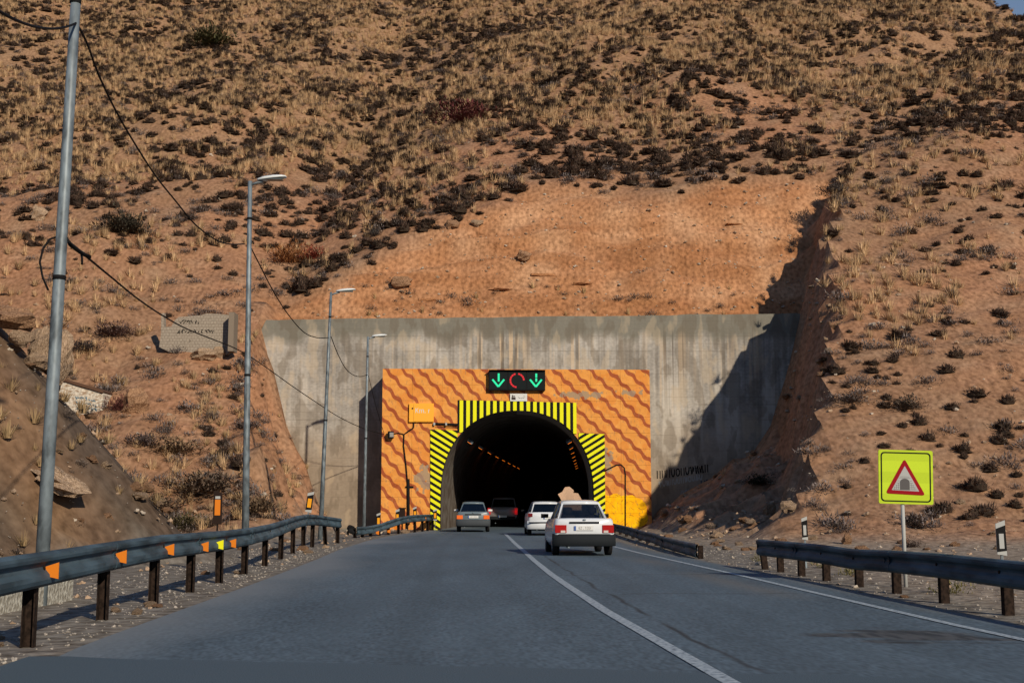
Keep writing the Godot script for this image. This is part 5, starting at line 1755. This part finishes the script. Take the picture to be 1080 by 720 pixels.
	# individual bushes the eye picks out: [px, py foot, width px, label, colours, height factor, twigs]
	for b in [
		[131, 247, 58, "large dark round bush on bare earth of the upper hillside", Vector3(0.03, 0.026, 0.02), Vector3(0.09, 0.078, 0.058), 1.05, 420, 50],
		[490, 130, 66, "large maroon red bush among the straw on the hill", Vector3(0.085, 0.026, 0.026), Vector3(0.2, 0.07, 0.065), 0.95, 320, 60],
		[224, 48, 54, "large olive green bush high up the hillside", Vector3(0.035, 0.036, 0.018), Vector3(0.11, 0.105, 0.05), 0.95, 320, 60],
		[304, 277, 46, "rust orange bush left of the orange cut", Vector3(0.17, 0.07, 0.028), Vector3(0.34, 0.15, 0.06), 1.3, 260, 50],
		[330, 275, 36, "bright red bush beside the rust orange one", Vector3(0.16, 0.035, 0.022), Vector3(0.33, 0.07, 0.045), 1.1, 240, 50],
		[126, 434, 32, "dark red brown bush crowding the whitewashed hut", Vector3(0.065, 0.025, 0.022), Vector3(0.16, 0.06, 0.05), 1.5, 240, 34],
		[395, 250, 22, "blue grey bush on the cut's upper left edge", Vector3(0.05, 0.045, 0.045), Vector3(0.15, 0.135, 0.13), 0.9, 200, 60],
		[955, 432, 46, "wide dark bush on the bare spur above the sign", Vector3(0.05, 0.04, 0.032), Vector3(0.15, 0.115, 0.09), 0.9, 260, 36],
		[898, 425, 44, "low grey bush on the spur left of the wide dark one", Vector3(0.07, 0.058, 0.055), Vector3(0.2, 0.165, 0.15), 0.75, 220, 36],
		[880, 205, 34, "grey bush at the upper right corner of the orange cut", Vector3(0.05, 0.042, 0.04), Vector3(0.15, 0.125, 0.115), 1.0, 220, 60],
		[962, 577, 24, "small dark bush at the hill foot right of the sign post", Vector3(0.05, 0.038, 0.032), Vector3(0.14, 0.1, 0.085), 1.0, 200, 34],
		[800, 512, 34, "round dark green bush in the shaded gully by the wall", Vector3(0.022, 0.022, 0.014), Vector3(0.05, 0.05, 0.032), 0.8, 300, 40],
		[196, 558, 52, "green tinged bush behind the brown marker board", Vector3(0.045, 0.04, 0.022), Vector3(0.14, 0.115, 0.06), 0.9, 260, 30],
		[150, 470, 46, "purple grey bush in the dip below the whitewashed hut", Vector3(0.06, 0.047, 0.046), Vector3(0.17, 0.13, 0.12), 0.85, 240, 34],
		[185, 478, 60, "wide straw brown bush on the lower left slope", Vector3(0.1, 0.07, 0.045), Vector3(0.27, 0.185, 0.11), 0.7, 260, 34],
		[220, 520, 80, "tangled grey brown thicket on the lower left slope", Vector3(0.075, 0.055, 0.042), Vector3(0.21, 0.155, 0.115), 0.75, 420, 34],
		[270, 540, 60, "dry straw thicket behind the marker board street light", Vector3(0.1, 0.07, 0.045), Vector3(0.25, 0.175, 0.11), 0.8, 300, 34],
		[165, 540, 60, "dull brown thicket at the edge of the near bank", Vector3(0.07, 0.05, 0.036), Vector3(0.19, 0.135, 0.09), 0.8, 300, 33],
		[120, 355, 50, "purple brown brush along the gully above the hut", Vector3(0.065, 0.04, 0.038), Vector3(0.16, 0.105, 0.095), 0.8, 260, 50],
		[90, 372, 40, "dark brush in the gully right of the large pale boulder", Vector3(0.045, 0.036, 0.034), Vector3(0.12, 0.095, 0.085), 0.9, 240, 44]]:
		var p := on_hill(b[0], b[1], b[8])
		var w: float = b[2] * -p.z / F
		var o := put(twig_mesh(700 + int(b[0]), b[7], b[4], b[5], 0.9, 0.012, 0.085), "bush", M.plant)
		o.position = p
		o.scale = Vector3(w, w * b[6] * 0.8, w) * 1.05
		tag(o, b[3], "bush")
	# grass at the right verge
	for q in [[895, 611, 0.3], [800, 595, 0.25], [1004, 632, 0.35], [868, 603, 0.3]]:
		var p := on_ground(q[0], q[1], -0.1)
		var o := put(twig_mesh(800 + int(q[0]), 60, Vector3(0.09, 0.085, 0.03), Vector3(0.22, 0.19, 0.08), 1.2, 0.014), "weed_tuft", M.plant)
		o.position = p
		o.scale = Vector3.ONE * q[2] * 2.0
		tag(o, "small green weed growing on gravel behind the dark blue rail", "weed", "weeds on the gravel verge")
